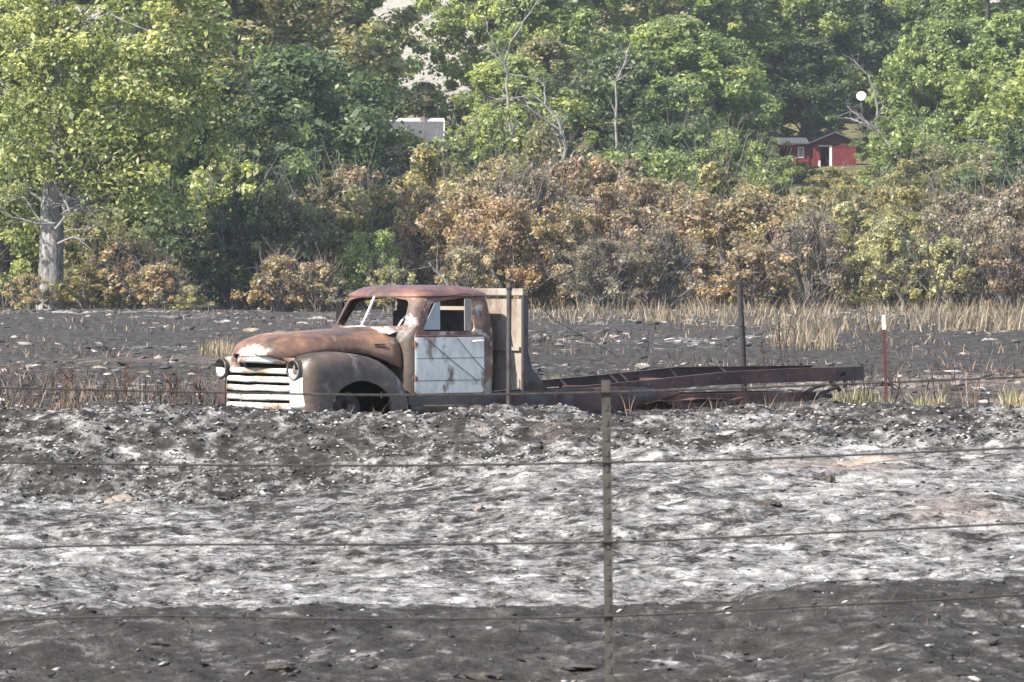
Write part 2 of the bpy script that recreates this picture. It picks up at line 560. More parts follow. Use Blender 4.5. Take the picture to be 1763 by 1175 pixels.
def blades(name, pos, h, w, rng, mat, shade, lean=.35, parent=None):
    n = len(pos)
    a = rng.uniform(0, 6.28, n)
    d = np.stack([np.cos(a), np.sin(a), 0 * a], -1) * (w / 2)[:, None]
    l = rng.normal(0, 1, (n, 2)) * lean * h[:, None] * .5
    mid = pos + np.stack([l[:, 0] * .4, l[:, 1] * .4, h * .55], -1)
    top = pos + np.stack([l[:, 0], l[:, 1], h], -1)
    v = np.stack([pos - d, pos + d, mid + d * .8, mid - d * .8, top], 1).reshape(-1, 3)
    i = (np.arange(n) * 5)[:, None]
    f = np.concatenate([i + np.array([[0, 1, 2]]), i + np.array([[0, 2, 3]]), i + np.array([[3, 2, 4]])], 0)
    return mesh_np(name, v, f, mat, parent, attrs={'shade': ('FACE', np.tile(shade, 3))})


# ================================================================ GROUND
def axis_x():
    core = np.arange(-6.0, 6.0001, .05)
    out = [6.0]; s = .05
    while out[-1] < 1400:
        s *= 1.042; out.append(out[-1] + s)
    out = np.array(out[1:])
    return np.concatenate([-out[::-1], core, out])


def axis_y():
    a = list(np.arange(2, 17.5, .25)) + list(np.arange(17.5, 55, .07))
    s = .07
    while a[-1] < 250:
        s = min(s * 1.02, .9); a.append(a[-1] + s)
    while a[-1] < 2600:
        s *= 1.05; a.append(a[-1] + s)
    return np.array(a)


gx, gy = axis_x(), axis_y()
GX, GY = np.meshgrid(gx, gy)
X = GX.ravel(); Y = GY.ravel()
Z = Hfull(X, Y)
# ash cover and bare earth, where the fire left them
near_edge = 24.6 + 1.2 * fbm(X, Y, 1.5, 3, 55)
dark_near = 1 - sstep(-.5, .6, Y - near_edge)
light_flat = sstep(-.3, .8, Y - near_edge) * (1 - sstep(43, 44.5, Y))
berm_zone = sstep(43, 44.5, Y) * (1 - sstep(48, 50, Y))
field_zone = sstep(48, 50, Y) * (1 - sstep(236, 246, Y))
micro = fbm(X, Y, .30, 4, 71, .65)
streak = fbm(X, Y * .6, .8, 4, 77, .6)
blot = fbm(X, Y, 3.0, 4, 83)
fstreak = fbm(X * .55, Y * .22, 1.3, 4, 91, .65)
fbig = fbm(X * .5, Y * .16, 4.0, 3, 95)
ash = (dark_near * (.12 + .12 * micro + .18 * streak)
       + light_flat * (.57 + .14 * micro + .20 * streak + .22 * blot)
       + berm_zone * (.34 + .40 * micro + .25 * streak)
       + field_zone * (-.12 + .75 * fstreak + .55 * fbig))
tan = ((dark_near * .45 + light_flat) * (.05 + .95 * fbm(X, Y * .5, 1.7, 3, 101)) + berm_zone * (.08 + .9 * fbm(X, Y, 1.5, 3, 107)) + field_zone * (.19 + .9 * fbm(X * .5, Y * .15, 3.5, 3, 111)))
for px, py_, Dq, rx_, ry_, k_ in ((1490, 815, 41.0, .55, 1.3, .55), (1390, 800, 41.5, .5, .8, .3), (1230, 1085, 23.2, .2, .4, .16), (1600, 1075, 23.4, .22, .5, .2), (205, 845, 43.9, .35, .5, .5), (830, 1040, 29.5, .3, 1.2, .4), (960, 1150, 20.9, .25, .5, .16), (820, 750, 45.1, .25, .4, .4), (1650, 905, 37, .8, 1.2, .3)):
    tan = tan + k_ * np.exp(-((X - wx(px, Dq)) / rx_) ** 2 - ((Y - Dq) / ry_) ** 2)
hillm = sstep(238, 260, Y)
nx, ny = len(gx), len(gy)
ii = np.arange(ny - 1)[:, None] * nx + np.arange(nx - 1)[None]
F = np.stack([ii, ii + 1, ii + nx + 1, ii + nx], -1).reshape(-1, 4)
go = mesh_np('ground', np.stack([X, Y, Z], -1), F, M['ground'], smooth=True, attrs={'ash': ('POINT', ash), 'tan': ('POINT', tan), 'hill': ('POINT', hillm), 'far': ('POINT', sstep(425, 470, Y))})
tag(go, 'burnt field of grey ash and char with a low bank', None, kind='structure')

rng = np.random.default_rng(7)


def put(xs, ys, dz=0.0):
    return np.stack([xs, ys, Hfull(xs, ys) + dz], -1)


# ash clods on the foreground and the bank
n = 9000
ys = rng.uniform(17.5, 48, n); xs = rng.uniform(-1, 1, n) * (ys * .105 + 1.2)
s = np.clip(rng.gamma(1.6, .0026, n) + .003, 0, .013)
sh = np.clip(rng.normal(.50, .27, n) - .22 * (ys < 24.5), 0, 1)
o = scatter('ash_clods', put(xs, ys, 0) + 0, np.stack([s * 2.4, s * 1.6, s * .7], -1), rng, M['clod_near'], sh)
tag(o, 'loose ash clods and charred crumbs over the foreground and bank', 'ash clods', kind='stuff')
n = 9000
ys = rng.uniform(43.2, 47.2, n); xs = rng.uniform(-6.5, 6.5, n)
s = np.clip(rng.gamma(2.0, .0035, n) + .004, 0, .0155)
o = scatter('bank_clods', put(xs, ys, 0), np.stack([s * 1.7, s * 1.5, s * .8], -1), rng, M['clod_near'], np.clip(rng.normal(.5, .28, n), 0, 1))
tag(o, 'mottled grey clods crusting the face of the ash bank', 'ash clods', kind='stuff')
# pale clods in the field, drawn together in drifts
n = 16000
ys = 52 + (rng.uniform(0, 1, n) ** 1.4) * 165; xs = rng.uniform(-1, 1, n) * (ys * .112 + 1)
dens = fbm(xs * .5, ys * .16, 4.0, 3, 95) * 1.2 + fbm(xs * .55, ys * .22, 1.3, 3, 91)
keep = dens > rng.uniform(-.35, .55, n)
xs, ys = xs[keep], ys[keep]; n = len(xs)
s = (rng.gamma(2.0, .008, n) + .008) * (.6 + ys / 120)
o = scatter('field_clods', put(xs, ys, 0), np.stack([s * 2.6, s * 1.8, s * .62], -1), rng, M['clod_field'], np.clip(rng.normal(.52, .26, n), 0, 1), tilt=.3)
tag(o, 'pale and charred clods strewn across the burnt field', 'field clods', kind='stuff')
# burnt stubble
n = 34000
ys = 50 + (rng.uniform(0, 1, n) ** 1.5) * 150; xs = rng.uniform(-1, 1, n) * (ys * .112 + 1)
dens = fbm(xs, ys * .4, 3.0, 3, 131) + .35 * (xs < -.045 * ys) * (ys < 80)
keep = dens > rng.uniform(-.2, .5, n)
xs, ys = xs[keep], ys[keep]; n = len(xs)
o = blades('burnt_stubble', put(xs, ys, -.02), rng.uniform(.05, .34, n) * (.7 + .4 * (ys < 75)), rng.uniform(.006, .016, n) * (.6 + ys / 80), rng, M['stubble'], np.clip(rng.normal(.5, .3, n), 0, 1), .8)
tag(o, 'thin burnt stubble standing over the charred field', 'stubble', kind='stuff')
n = 12000
ys = rng.uniform(17.5, 48, n); xs = rng.uniform(-1, 1, n) * (ys * .108 + .6)
o = blades('charred_stems', put(xs, ys, -.01), rng.uniform(.010, .042, n), rng.uniform(.003, .007, n), rng, M['stubble'], np.clip(rng.normal(.25, .3, n), 0, 1), 1.6)
tag(o, 'tiny charred stems sticking out of the foreground ash', 'stubble', kind='stuff')
# dry grass along the far edge of the burn
n = 60000
ys = rng.uniform(128, 236, n); xs = rng.uniform(-.11, .125, n) * ys
edge = 10 * fbm(xs * 2.5, ys * .1, 3, 3, 149) + np.interp(xs / ys, [-.11, -.055, -.03, 0.0, .02, .13], [206, 207, 205, 146, 139, 132]) + 30 * fbm(xs, ys * .2, 5, 3, 141)
tuft = fbm(xs, ys * .5, 1.6, 3, 145)
keep = (ys > edge) & (tuft > rng.uniform(-.3, .6, n) + .25 * (ys < edge + 12)) & ((xs / ys > -.0) | (rng.uniform(0, 1, n) < .45))
xs, ys, tuft = xs[keep], ys[keep], tuft[keep]; n = len(xs)
h = (.14 + 1.15 * np.clip(tuft + .3, 0, 1) ** 1.6) * rng.uniform(.3, 1.2, n) * np.where(xs / ys > -.005, 1.0, .65)
o = blades('dry_grass', put(xs, ys, -.03), h, rng.uniform(.015, .042, n), rng, M['dry_grass'], np.clip(rng.normal(.5, .28, n), 0, 1), .75)
tag(o, 'tall dry tan grass along the far edge of the burn', 'dry grass', kind='stuff')


def tuft_patch(px0, px1, D0, D1, n, h0, h1, label, mat='pale_tuft'):
    ys = rng.uniform(D0, D1, n); xs = wx(rng.uniform(px0, px1, n), ys)
    cl = fbm(xs, ys, .45, 2, 151)
    k = cl > -.12
    xs, ys = xs[k], ys[k]; m = len(xs)
    o = blades('grass_tuft', put(xs, ys, -.02), rng.uniform(h0, h1, m), rng.uniform(.010, .024, m), rng, M[mat], np.clip(rng.normal(.55, .25, m), 0, 1), .5)
    tag(o, label, 'grass', 'unburnt grass tufts in the field', kind='stuff')


tuft_patch(912, 1020, 61, 66, 1500, .12, .34, 'pale yellow grass patch left unburnt behind the truck headboard')
tuft_patch(1432, 1500, 59.5, 63, 700, .08, .30, 'pale grass tufts beneath the tail end of the truck frame')
tuft_patch(1500, 1545, 57, 60, 300, .08, .25, 'thin pale grass round the foot of the red steel post')
tuft_patch(1568, 1625, 56, 60, 260, .08, .30, 'small pale grass clump right of the red steel post')
tuft_patch(1722, 1775, 56, 61, 350, .08, .28, 'pale grass clump at the right edge above the bank')
tuft_patch(1330, 1440, 104, 116, 700, .25, .8, 'tan weedy grass island in the burnt field behind the truck frame', 'dry_grass')
tuft_patch(345, 398, 92, 98, 700, .15, .45, 'tan grass hummock in the field beyond the truck grille', 'dry_grass')

# ================================================================ TREES
def leaf_cloud(rng, centers, radii, per, size, out_bias=.6, origin=None, flat=.75):
    """diamond leaves round clump centres; returns verts, faces, shade"""
    K = len(centers)
    idx = np.repeat(np.arange(K), per)
    n = len(idx)
    d = rng.normal(0, 1, (n, 3)); d /= np.linalg.norm(d, axis=1)[:, None]
    r = rng.uniform(0, 1, n) ** .42
    rad = radii[idx]
    wob = 1 + .35 * np.sin(d[:, 0] * 5 + idx) * np.cos(d[:, 2] * 4 + idx * 2)
    c = centers[idx] + d * (r * rad * wob)[:, None] * np.array([1, 1, flat])
    nrm = d * out_bias + rng.normal(0, .6, (n, 3)) + np.array([0, 0, .6])
    nrm /= np.linalg.norm(nrm, axis=1)[:, None]
    t = rng.normal(0, 1, (n, 3)); t[:, 2] -= .5
    a = np.cross(nrm, t); a /= np.linalg.norm(a, axis=1)[:, None] + 1e-9
    b = np.cross(nrm, a)
    s = size * np.clip(rng.lognormal(-.05, .38, n), .4, 2.2)
    a = a * s[:, None] * .62; b = b * s[:, None] * .36
    fold = nrm * (s * .12)[:, None]
    v = np.stack([c - a, c - b + fold, c + a, c + b + fold], 1).reshape(-1, 3)
    f = np.arange(n * 4).reshape(-1, 4)
    cs = rng.uniform(-.16, .16, K)[idx]
    shade = np.clip(.45 + cs + rng.normal(0, .26, n), 0, 1)
    return v, f, shade


def limbs_bm(rng, base, clumps, trunk_pts, trunk_r, frac=1.0, bend=.25):
    bm = bmesh.new()
    tp = [Vector(p) for p in trunk_pts]
    n = len(tp)
    add_tube(bm, tp, [trunk_r * (1.25 if i == 0 else 1.0) * (1 - .75 * i / (n - 1)) for i in range(n)], 8)
    for c in clumps:
        if rng.uniform() > frac * .45: continue
        c = Vector(c)
        # leave the trunk below the clump
        zt = min(max(c.z - rng.uniform(.8, 2.4) * max(.3, (c - tp[-1]).length * .2), tp[0].z + .2 * (tp[-1].z - tp[0].z)), tp[-1].z)
        for i in range(n - 1):
            if tp[i].z <= zt <= tp[i + 1].z: break
        k = (zt - tp[i].z) / max(1e-6, tp[i + 1].z - tp[i].z)
        a = tp[i].lerp(tp[i + 1], k)
        L = (c - a).length
        m1 = a.lerp(c, .35) + Vector(rng.normal(0, bend * L * .15, 3)) + Vector((0, 0, -.03 * L))
        m2 = a.lerp(c, .7) + Vector(rng.normal(0, bend * L * .2, 3))
        r0 = min(trunk_r * .45, .02 * L + .03)
        add_tube(bm, [a, m1, m2, c], [r0, r0 * .7, r0 * .45, r0 * .15], 5, False)
    return bm


PROTO = {}


def proto_mesh(o):
    me = o.data
    bpy.data.objects.remove(o)
    return me


def make_tree_proto(key, H, Rr, K, per, leaf, seed, low=.25, trunk_r=.22, bark='bark_dark', frac=.6):
    rng = np.random.default_rng(seed)
    c, rad = [], []
    for _ in range(K):
        th = rng.uniform(0, 6.28); t = rng.uniform(0, 1)
        z = H * (low + (1 - low) * t)
        prof = math.sin(math.pi * min(1, .12 + .86 * t ** .8)) ** .7
        rr = Rr * prof * rng.uniform(.4, 1.2) * (1 + .25 * math.sin(th * 2 + seed))
        c.append((rr * math.cos(th), rr * math.sin(th), min(z, H * .97)))
        rad.append(rng.uniform(.09, .24) * Rr)
    c = np.array(c); rad = np.array(rad)
    v, f, sh = leaf_cloud(rng, c, rad, per, leaf)
    crown = mesh_np('crown', v, f, LEAF['green'], attrs={'shade': ('FACE', sh)})
    tp = [(0, 0, -.5), (.12, .05, H * .25), (.05, -.1, H * .5), (-.1, .08, H * .72), (0, 0, H * .9)]
    tr = bm_obj('trunk', limbs_bm(rng, None, c, tp, trunk_r, frac), M[bark], smooth=60)
    PROTO[key] = (proto_mesh(crown), proto_mesh(tr), H)


def make_shrub_proto(key, H, Rr, K, per, leaf, seed, twigs=10, flat=.8):
    rng = np.random.default_rng(seed)
    c, rad = [], []
    for _ in range(K):
        th = rng.uniform(0, 6.28); t = rng.uniform(.06, 1) ** .8
        prof = (1 - t ** 2.4) ** .5 * (.78 + .22 * min(1, t * 4))
        rr = Rr * prof * rng.uniform(.3, 1.05) if (rng.uniform() < .8 or t < .35) else Rr * (prof + .08) * rng.uniform(1.0, 1.2)
        c.append((rr * math.cos(th), rr * math.sin(th), H * (t * .95 + rng.uniform(-.05, .12))));  rad.append(rng.uniform(.07, .24) * Rr)
    c = np.array(c); rad = np.array(rad)
    v, f, sh = leaf_cloud(rng, c, rad, per, leaf, flat=flat)
    k = v[:, 2].reshape(-1, 4).min(1) > .02
    v = v.reshape(-1, 4, 3)[k].reshape(-1, 3); sh = sh[k]; f = np.arange(len(v)).reshape(-1, 4)
    crown = mesh_np('crown', v, f, LEAF['green'], attrs={'shade': ('FACE', sh)})
    bm = bmesh.new()
    for i in range(K):
        if i % max(1, K // (twigs * 2)): continue
        q = Vector(c[i]); a = Vector((rng.normal(0, .2), rng.normal(0, .2), -.2))
        m1 = a.lerp(q, .4) + Vector((rng.normal(0, .15), rng.normal(0, .15), .3)); m2 = a.lerp(q, .75) + Vector((rng.normal(0, .12), rng.normal(0, .12), .2))
        add_tube(bm, [a, m1, m2, q + Vector((0, 0, .3))], [.06, .045, .03, .008], 4, False)
        for _ in range(7):
            e = q + Vector(rng.normal(0, .55, 3)) + Vector((0, 0, .35))
            add_tube(bm, [m2, m2.lerp(e, .5) + Vector(rng.normal(0, .08, 3)), e], [.022, .016, .006], 4, False)
    tr = bm_obj('stems', bm, M['twig'])
    PROTO[key] = (proto_mesh(crown), proto_mesh(tr), H)


make_tree_proto('T1', 11, 4.0, 150, 200, .20, 11, .16)
make_tree_proto('T2', 14, 3.9, 170, 200, .205, 12, .14, .26)
make_tree_proto('T3', 10, 4.8, 160, 200, .20, 13, .12, .24)
make_tree_proto('T4', 12.5, 4.3, 150, 200, .205, 14, .2, .24, 'bark_pale')
make_shrub_proto('S1', 5.0, 2.5, 95, 170, .13, 21)
make_shrub_proto('S2', 5.0, 2.1, 85, 170, .135, 22)
make_shrub_proto('S3', 5.0, 3.0, 105, 170, .13, 23)
make_shrub_proto('S4', 5.0, 2.5, 80, 110, .12, 24, 26)
make_shrub_proto('S5', 3.0, 2.0, 60, 120, .12, 25)

prng = np.random.default_rng(99)
TW = 1.22


def plant(key, px, D, h, pal, name, label, cat, group, wide=1.0):
    cm, tm, H = PROTO[key]
    x = wx(px, D)
    root = empty(name, (x, D, hz(x, D) - .1), prng.uniform(0, 6.28))
    s = h / H
    if key[0] == 'T': wide = wide * TW
    root.scale = (s * wide * prng.uniform(.93, 1.08), s * wide * prng.uniform(.93, 1.08), s)
    tag(root, label, cat, group)
    t = link(bpy.data.objects.new('trunk' if key[0] == 'T' else 'stems', tm), root)
    c = link(bpy.data.objects.new('crown', cm), root)
    c.material_slots[0].link = 'OBJECT'
    c.material_slots[0].material = LEAF[pal]
    return root


HT = 'trees on the slope behind the field'
for key, px, D, h, pal, wide, lab in [
    ('T2', 20, 248, 15, 'cotton', 1.1, 'yellow-green tree at the far left behind the pale cottonwood trunk'),
    ('T1', 215, 240, 12, 'green', 1.1, 'mid green tree just right of the pale cottonwood trunk'),
    ('T1', 335, 244, 11, 'dark', 1.0, 'dark green tree filling the gap between cottonwood and yellow-green sapling'),
    ('T2', 400, 275, 18, 'sage', 1.0, 'tall greyish tree rising behind the cottonwood crown'),
    ('T3', 505, 268, 11.5, 'dark', 1.0, 'deep blue-green shaded tree left of the grey-roofed house'),
    ('T2', 520, 315, 18, 'sage', 1.0, 'tall grey-green tree above the deep shaded tree, left of the house'),
    ('T2', 592, 343, 18.5, 'green', .76, 'tall leafy tree standing against the left side of the pale slope gap'),
    ('T1', 522, 284, 9.5, 'dark', .8, 'small dark tree touching the left end of the grey roof'),
    ('T4', 818, 352, 15.5, 'bright', .78, 'bright green tree right of the pale slope gap, above the grey roof'),
    ('T1', 884, 305, 9.5, 'bright', 1.0, 'low bright green tree beside the right gable of the grey-roofed house'),
    ('T2', 905, 352, 17, 'green', .95, 'tall green tree behind the forked bleached dead tree'),
    ('T1', 930, 330, 10.5, 'sage', .9, 'grey-green tree around the lower trunk of the forked dead tree'),
    ('T2', 1005, 372, 17, 'green', .95, 'tall green tree between the two bleached dead trees'),
    ('T3', 1075, 312, 9.6, 'dark', .9, 'dark spreading tree above the brown shrubs left of the red shed'),
    ('T2', 1110, 385, 18, 'sage', .9, 'tall dull green tree behind the slim dead tree'),
    ('T1', 1165, 335, 12, 'green', .95, 'rounded green tree two crowns left of the red shed'),
    ('T2', 1205, 395, 18, 'green', 1.0, 'tall shaded green tree on the upper slope left of the red shed'),
    ('T1', 1238, 338, 10.5, 'green', .78, 'green tree close against the left end of the red shed'),
    ('T4', 1315, 402, 17, 'bright', 1.0, 'tall bright green tree rising behind the left half of the red shed'),
    ('T1', 1382, 396, 9.5, 'dark', 1.0, 'dark low tree directly behind the red shed roofs'),
    ('T2', 1400, 432, 17, 'green', 1.0, 'tall green tree at the top edge above the red shed'),
    ('T4', 1490, 408, 15, 'dark', .9, 'shaded tree behind the white dish and bleached limbs'),
    ('T2', 1500, 440, 16, 'bright', 1.1, 'light green tree at the top edge above the white dish'),
    ('T1', 1612, 350, 11, 'green', .78, 'green tree immediately right of the bleached limbs by the shed'),
    ('T2', 1600, 410, 17, 'bright', 1.0, 'tall light green tree on the upper slope right of the shed'),
    ('T3', 1645, 352, 10.8, 'green', .85, 'broad green tree above the pale boulders'),
    ('T2', 1700, 400, 18, 'green', 1.0, 'tall green tree in the upper right corner'),
    ('T1', 1750, 345, 11.5, 'green', 1.0, 'green tree at the right edge above the arched dead limb'),
    ('T2', 1790, 380, 17, 'dark', 1.0, 'dark tree partly cut off by the right edge'),
    ('T2', 300, 300, 18, 'green', 1.1, 'tall green tree above and behind the cottonwood crown'),
    ('T2', 1010, 440, 17, 'dark', 1.1, 'dark tree at the top edge between the two dead trees'),
    ('T2', -70, 240, 14, 'green', 1.0, 'green tree behind the cottonwood, mostly cut off by the left edge'),
    ('T2', -60, 320, 17, 'green', 1.1, 'tall green tree on the slope, cut off by the upper left edge'),
    ('T2', 1880, 370, 17, 'green', 1.1, 'tall green tree on the slope, mostly cut off by the upper right edge'),
    ('T1', 1860, 300, 11, 'bright', 1.1, 'bright green tree mostly cut off by the right edge'),
    ('T2', 455, 345, 20, 'sage', 1.0, 'tall grey tree at the top edge above the deep shaded tree'),
    ('T2', 1640, 455, 17, 'green', 1.2, 'green tree at the top edge right of the light green trees'),
    ('T2', 1250, 450, 17, 'dark', 1.2, 'dark tree at the top edge left of the shed'),
]:
    plant(key, px, D, h, pal, 'broadleaf_tree', lab, 'tree', HT, wide)

SB = 'shrubs along the far edge of the burn'
for key, px, D, h, pal, wide, lab in [
    ('S1', 12, 220, 5.4, 'cotton', 1.0, 'yellow-green shrub at the left edge beside the cottonwood trunk'),
    ('S5', 50, 214, 1.6, 'rusty', 1.0, 'low yellowish shrub left of the cottonwood foot'),
    ('S3', 165, 226, 4.4, 'sage', .9, 'grey-green shrub just right of the cottonwood trunk'),
    ('S1', 300, 230, 5.2, 'dark', .95, 'dark green shrub midway between cottonwood and truck'),
    ('S5', 150, 215, 2.0, 'olive', 1.1, 'low olive shrub at the right foot of the cottonwood'),
    ('S5', 225, 215, 3.0, 'brown', .9, 'brown-leaved shrub right of the cottonwood at the burn edge'),
    ('S5', 275, 213, 2.0, 'orange', 1.1, 'low orange shrub in front of the dark green shrub'),
    ('S5', 328, 212, 1.1, 'yellow', 1.2, 'very low yellow shrub at the left burn edge'),
    ('S2', 410, 224, 5.0, 'dark', 1.0, 'almost black shaded shrub above the truck hood nose'),
    ('S2', 402, 231, 7.0, 'cotton', .9, 'sunlit yellow-green sapling above the shaded shrub'),
    ('S1', 495, 224, 5.4, 'sage', .95, 'grey-green shrub above the middle of the hood'),
    ('S2', 562, 228, 6.0, 'sage', 1.0, 'tall grey-green shrub above the windshield'),
    ('S5', 480, 213, 2.4, 'orange', 1.0, 'low rusty shrub above the truck hood'),
    ('S5', 548, 212, 2.2, 'brown', 1.0, 'low brown shrub just left of the cab roof'),
    ('S3', 640, 219, 3.6, 'green', .7, 'small green shrub directly above the cab roof front'),
    ('S5', 672, 215, 2.0, 'yellow', .8, 'low yellow-green shrub touching the cab roof top'),
    ('S1', 612, 236, 6.4, 'brown', .95, 'brown shrub behind the small green shrub over the cab'),
    ('S2', 652, 226, 5.6, 'olive', .7, 'yellowing shrub with orange neighbours over the cab roof'),
    ('S3', 705, 228, 5.5, 'orange', .8, 'orange-leaved shrub above the middle of the cab roof'),
    ('S1', 748, 240, 7.2, 'olive', 1.0, 'olive shrub just below the grey house roof'),
    ('S3', 792, 224, 5.4, 'orange', .9, 'broad orange shrub above the cab rear'),
    ('S5', 800, 215, 2.8, 'rusty', .9, 'yellow and orange low shrub above the headboard'),
    ('S1', 845, 236, 6.8, 'rusty', .95, 'tall rusty yellow shrub behind the broad orange shrub'),
    ('S3', 880, 221, 5.0, 'orange', .85, 'rich orange shrub right of the headboard top'),
    ('S4', 905, 229, 6.3, 'greybrown', 1.0, 'pale twiggy shrub with bare tops above the orange shrubs'),
    ('S1', 962, 222, 4.6, 'orange', .8, 'orange shrub behind the tall dry grass right of the headboard'),
    ('S3', 1005, 233, 7.0, 'brown', .85, 'tallest brown shrub, peaking below the slim dead tree'),
    ('S1', 1055, 224, 5.4, 'brown', 1.0, 'dense brown shrub right of the tallest brown shrub'),
    ('S4', 1040, 215, 3.2, 'greybrown', 1.2, 'dark bare-stemmed shrub behind the dry grass'),
    ('S3', 1125, 229, 6.0, 'brown', .85, 'brown shrub midway between headboard and dark leaning post'),
    ('S4', 1140, 216, 3.6, 'greybrown', 1.1, 'grey leafless shrub left of the dark leaning post'),
    ('S1', 1200, 224, 5.1, 'orange', .9, 'orange-brown shrub left above the dark leaning post'),
    ('S2', 1245, 238, 6.8, 'olive', 1.0, 'olive-topped shrub behind the dark leaning post'),
    ('S1', 1275, 226, 5.4, 'rusty', .95, 'yellow-orange shrub straight above the dark leaning post'),
    ('S5', 1290, 215, 2.8, 'orange', 1.1, 'low orange shrub behind the top of the leaning post'),
    ('S3', 1345, 227, 5.3, 'rusty', .8, 'golden shrub below the red shed'),
    ('S4', 1392, 217, 4.2, 'greybrown', 1.0, 'bare grey shrub left of the yellow shrubs'),
    ('S1', 1420, 233, 5.0, 'olive', .9, 'olive shrub under the right end of the red shed'),
    ('S2', 1472, 222, 4.8, 'yellow', 1.1, 'bright yellow shrub above the tail of the truck frame'),
    ('S1', 1532, 217, 3.9, 'yellow', 1.0, 'yellow shrub above the white-tipped post'),
    ('S3', 1500, 237, 5.8, 'olive', .9, 'dull olive shrub behind the two yellow shrubs'),
    ('S1', 1580, 230, 5.4, 'olive', .9, 'olive shrub left of the dark forked bare tree'),
    ('S5', 1640, 216, 3.0, 'yellow', 1.1, 'low yellow shrub behind the dark forked bare tree'),
    ('S4', 1665, 226, 5.2, 'greybrown', 1.2, 'grey-brown twiggy shrub right of the dark forked bare tree'),
    ('S3', 1725, 221, 5.0, 'greybrown', .8, 'dense grey-brown shrub near the right edge'),
    ('S1', 1765, 230, 6.0, 'brown', 1.0, 'brown shrub cut off by the right edge'),
    ('S4', 1735, 215, 3.4, 'brown', 1.2, 'low bare brown shrub at the right end of the dry grass'),
    ('S1', 1312, 300, 4.4, 'green', 1.1, 'green shrub hiding the lower left of the red shed'),
    ('S1', 1440, 300, 3.1, 'olive', 1.5, 'olive shrub at the foot of the red shed'),
    ('S3', 1580, 300, 6.2, 'green', .9, 'grey-green shrub right of the red shed'),
    ('S1', 1600, 290, 5.0, 'sage', 1.2, 'grey-green shrub below the pale boulders'),
    ('S3', 1700, 285, 5.2, 'sage', 1.2, 'grey-brown shrub below the arched dead limb'),
    ('S1', 590, 280, 6.2, 'dark', .9, 'dark shrub at the lower left of the grey roof'),
    ('S1', 690, 284, 6.0, 'sage', 1.0, 'grey-green shrub hiding the wall of the grey-roofed house'),
    ('S2', 785, 286, 6.2, 'bright', 1.0, 'bright green shrub at the right corner of the house'),
    ('S1', 860, 288, 7.0, 'bright', 1.0, 'bright green shrub left of the forked dead tree foot'),
    ('S1', 950, 286, 6.4, 'sage', 1.0, 'shrub covering the foot of the forked dead tree'),
    ('S3', 1150, 285, 6.4, 'dark', 1.0, 'dark shrub over the brown shrubs left of the shed'),
    ('S1', 1235, 282, 6.0, 'green', 1.0, 'green shrub over the olive-topped shrub'),
    ('S2', 1316, 345, 3.4, 'green', .9, 'leafy green shrub hiding the left wing of the shed'),
    ('S1', 1385, 340, 1.4, 'green', 1.8, 'low green shrub before the shed window'),
    ('S2', 1515, 345, 3.6, 'green', 1.2, 'green shrub against the right corner of the shed'),
    ('S1', 1290, 350, 4.6, 'dark', 1.0, 'dark shrub against the left wall of the shed'),
    ('S3', 1090, 262, 6.4, 'green', 1.1, 'green shrub right of the slim dead tree foot'),
    ('S3', 1020, 262, 6.0, 'dark', 1.0, 'dark shrub behind the tallest brown shrub'),
    ('S3', -60, 222, 4.5, 'olive', 1.0, 'olive shrub mostly cut off by the left edge'),
    ('S1', 1850, 224, 5.0, 'brown', 1.1, 'brown shrub behind the dry grass, mostly cut off by the right edge'),
    ('S3', 470, 250, 7.0, 'dark', 1.0, 'dark shrub under the deep shaded tree'),
    ('S3', 1790, 270, 7.0, 'dark', 1.0, 'dark shrub at the right edge under the arched dead limb'),
]:
    plant(key, px, D, h, pal, 'shrub', lab, 'shrub', SB, wide)

# the big cottonwood at the left
rc = np.random.default_rng(5)
D = 216.0
tx = wx(88, D)
root = empty('cottonwood_tree', (tx, D, hz(tx, D) - .1))
tag(root, 'big cottonwood with thick pale furrowed trunk and yellow-green crown at left', 'tree')
bm = bmesh.new()
tr_pts = [(0, 0, -.3), (-.05, 0, .8), (0, .05, 2.2), (.05, 0, 3.6), (0, 0, 5.0), (.3, .1, 8), (.35, .2, 12), (.2, 0, 16), (.6, 0, 20)]
ring = []
for j, (p, r) in enumerate(zip(tr_pts, [.72, .56, .5, .52, .44, .36, .3, .2, .06])):
    ring.append([(p[0] + r * (1 + .10 * math.sin(k * 3.1 + j)) * math.cos(k * .3927), p[1] + r * (1 + .10 * math.cos(k * 2.3 + j)) * math.sin(k * .3927), p[2]) for k in range(16)])
add_loft(bm, ring, close=True)
cl, rad = [], []
for _ in range(210):
    th = rc.uniform(0, 6.28); ph = math.acos(rc.uniform(-1, 1)); q = rc.uniform(.45, 1.0)
    p = Vector((2.6 + 6.3 * q * math.sin(ph) * math.cos(th), 5.0 * q * math.sin(ph) * math.sin(th), 11.5 + 8.2 * q * math.cos(ph)))
    if p.z < 6.0 and p.x < 1.6: continue
    cl.append(p[:]); rad.append(rc.uniform(.6, 1.35))
for p in ((-2.4, -2.8, 6.6), (-.6, -3.2, 7.2), (1.0, -3.0, 6.4), (2.4, -3.4, 7.6), (3.8, -3.0, 6.2), (-4.4, -2, 6.4), (3.0, -2.5, 5.0), (4.6, -2, 4.4), (-3.2, -1, 7.5), (-3.6, -.5, 9.5), (-2.6, -2, 10.8), (-4.2, 0, 11.5), (-1.8, -2.6, 8.6), (-1.0, -3, 11), (.4, -3.2, 9.3), (1.2, -3.6, 11.2), (-2, -1.5, 12.5), (-4.8, 0, 8.2)):
    cl.append(p); rad.append(1.6)
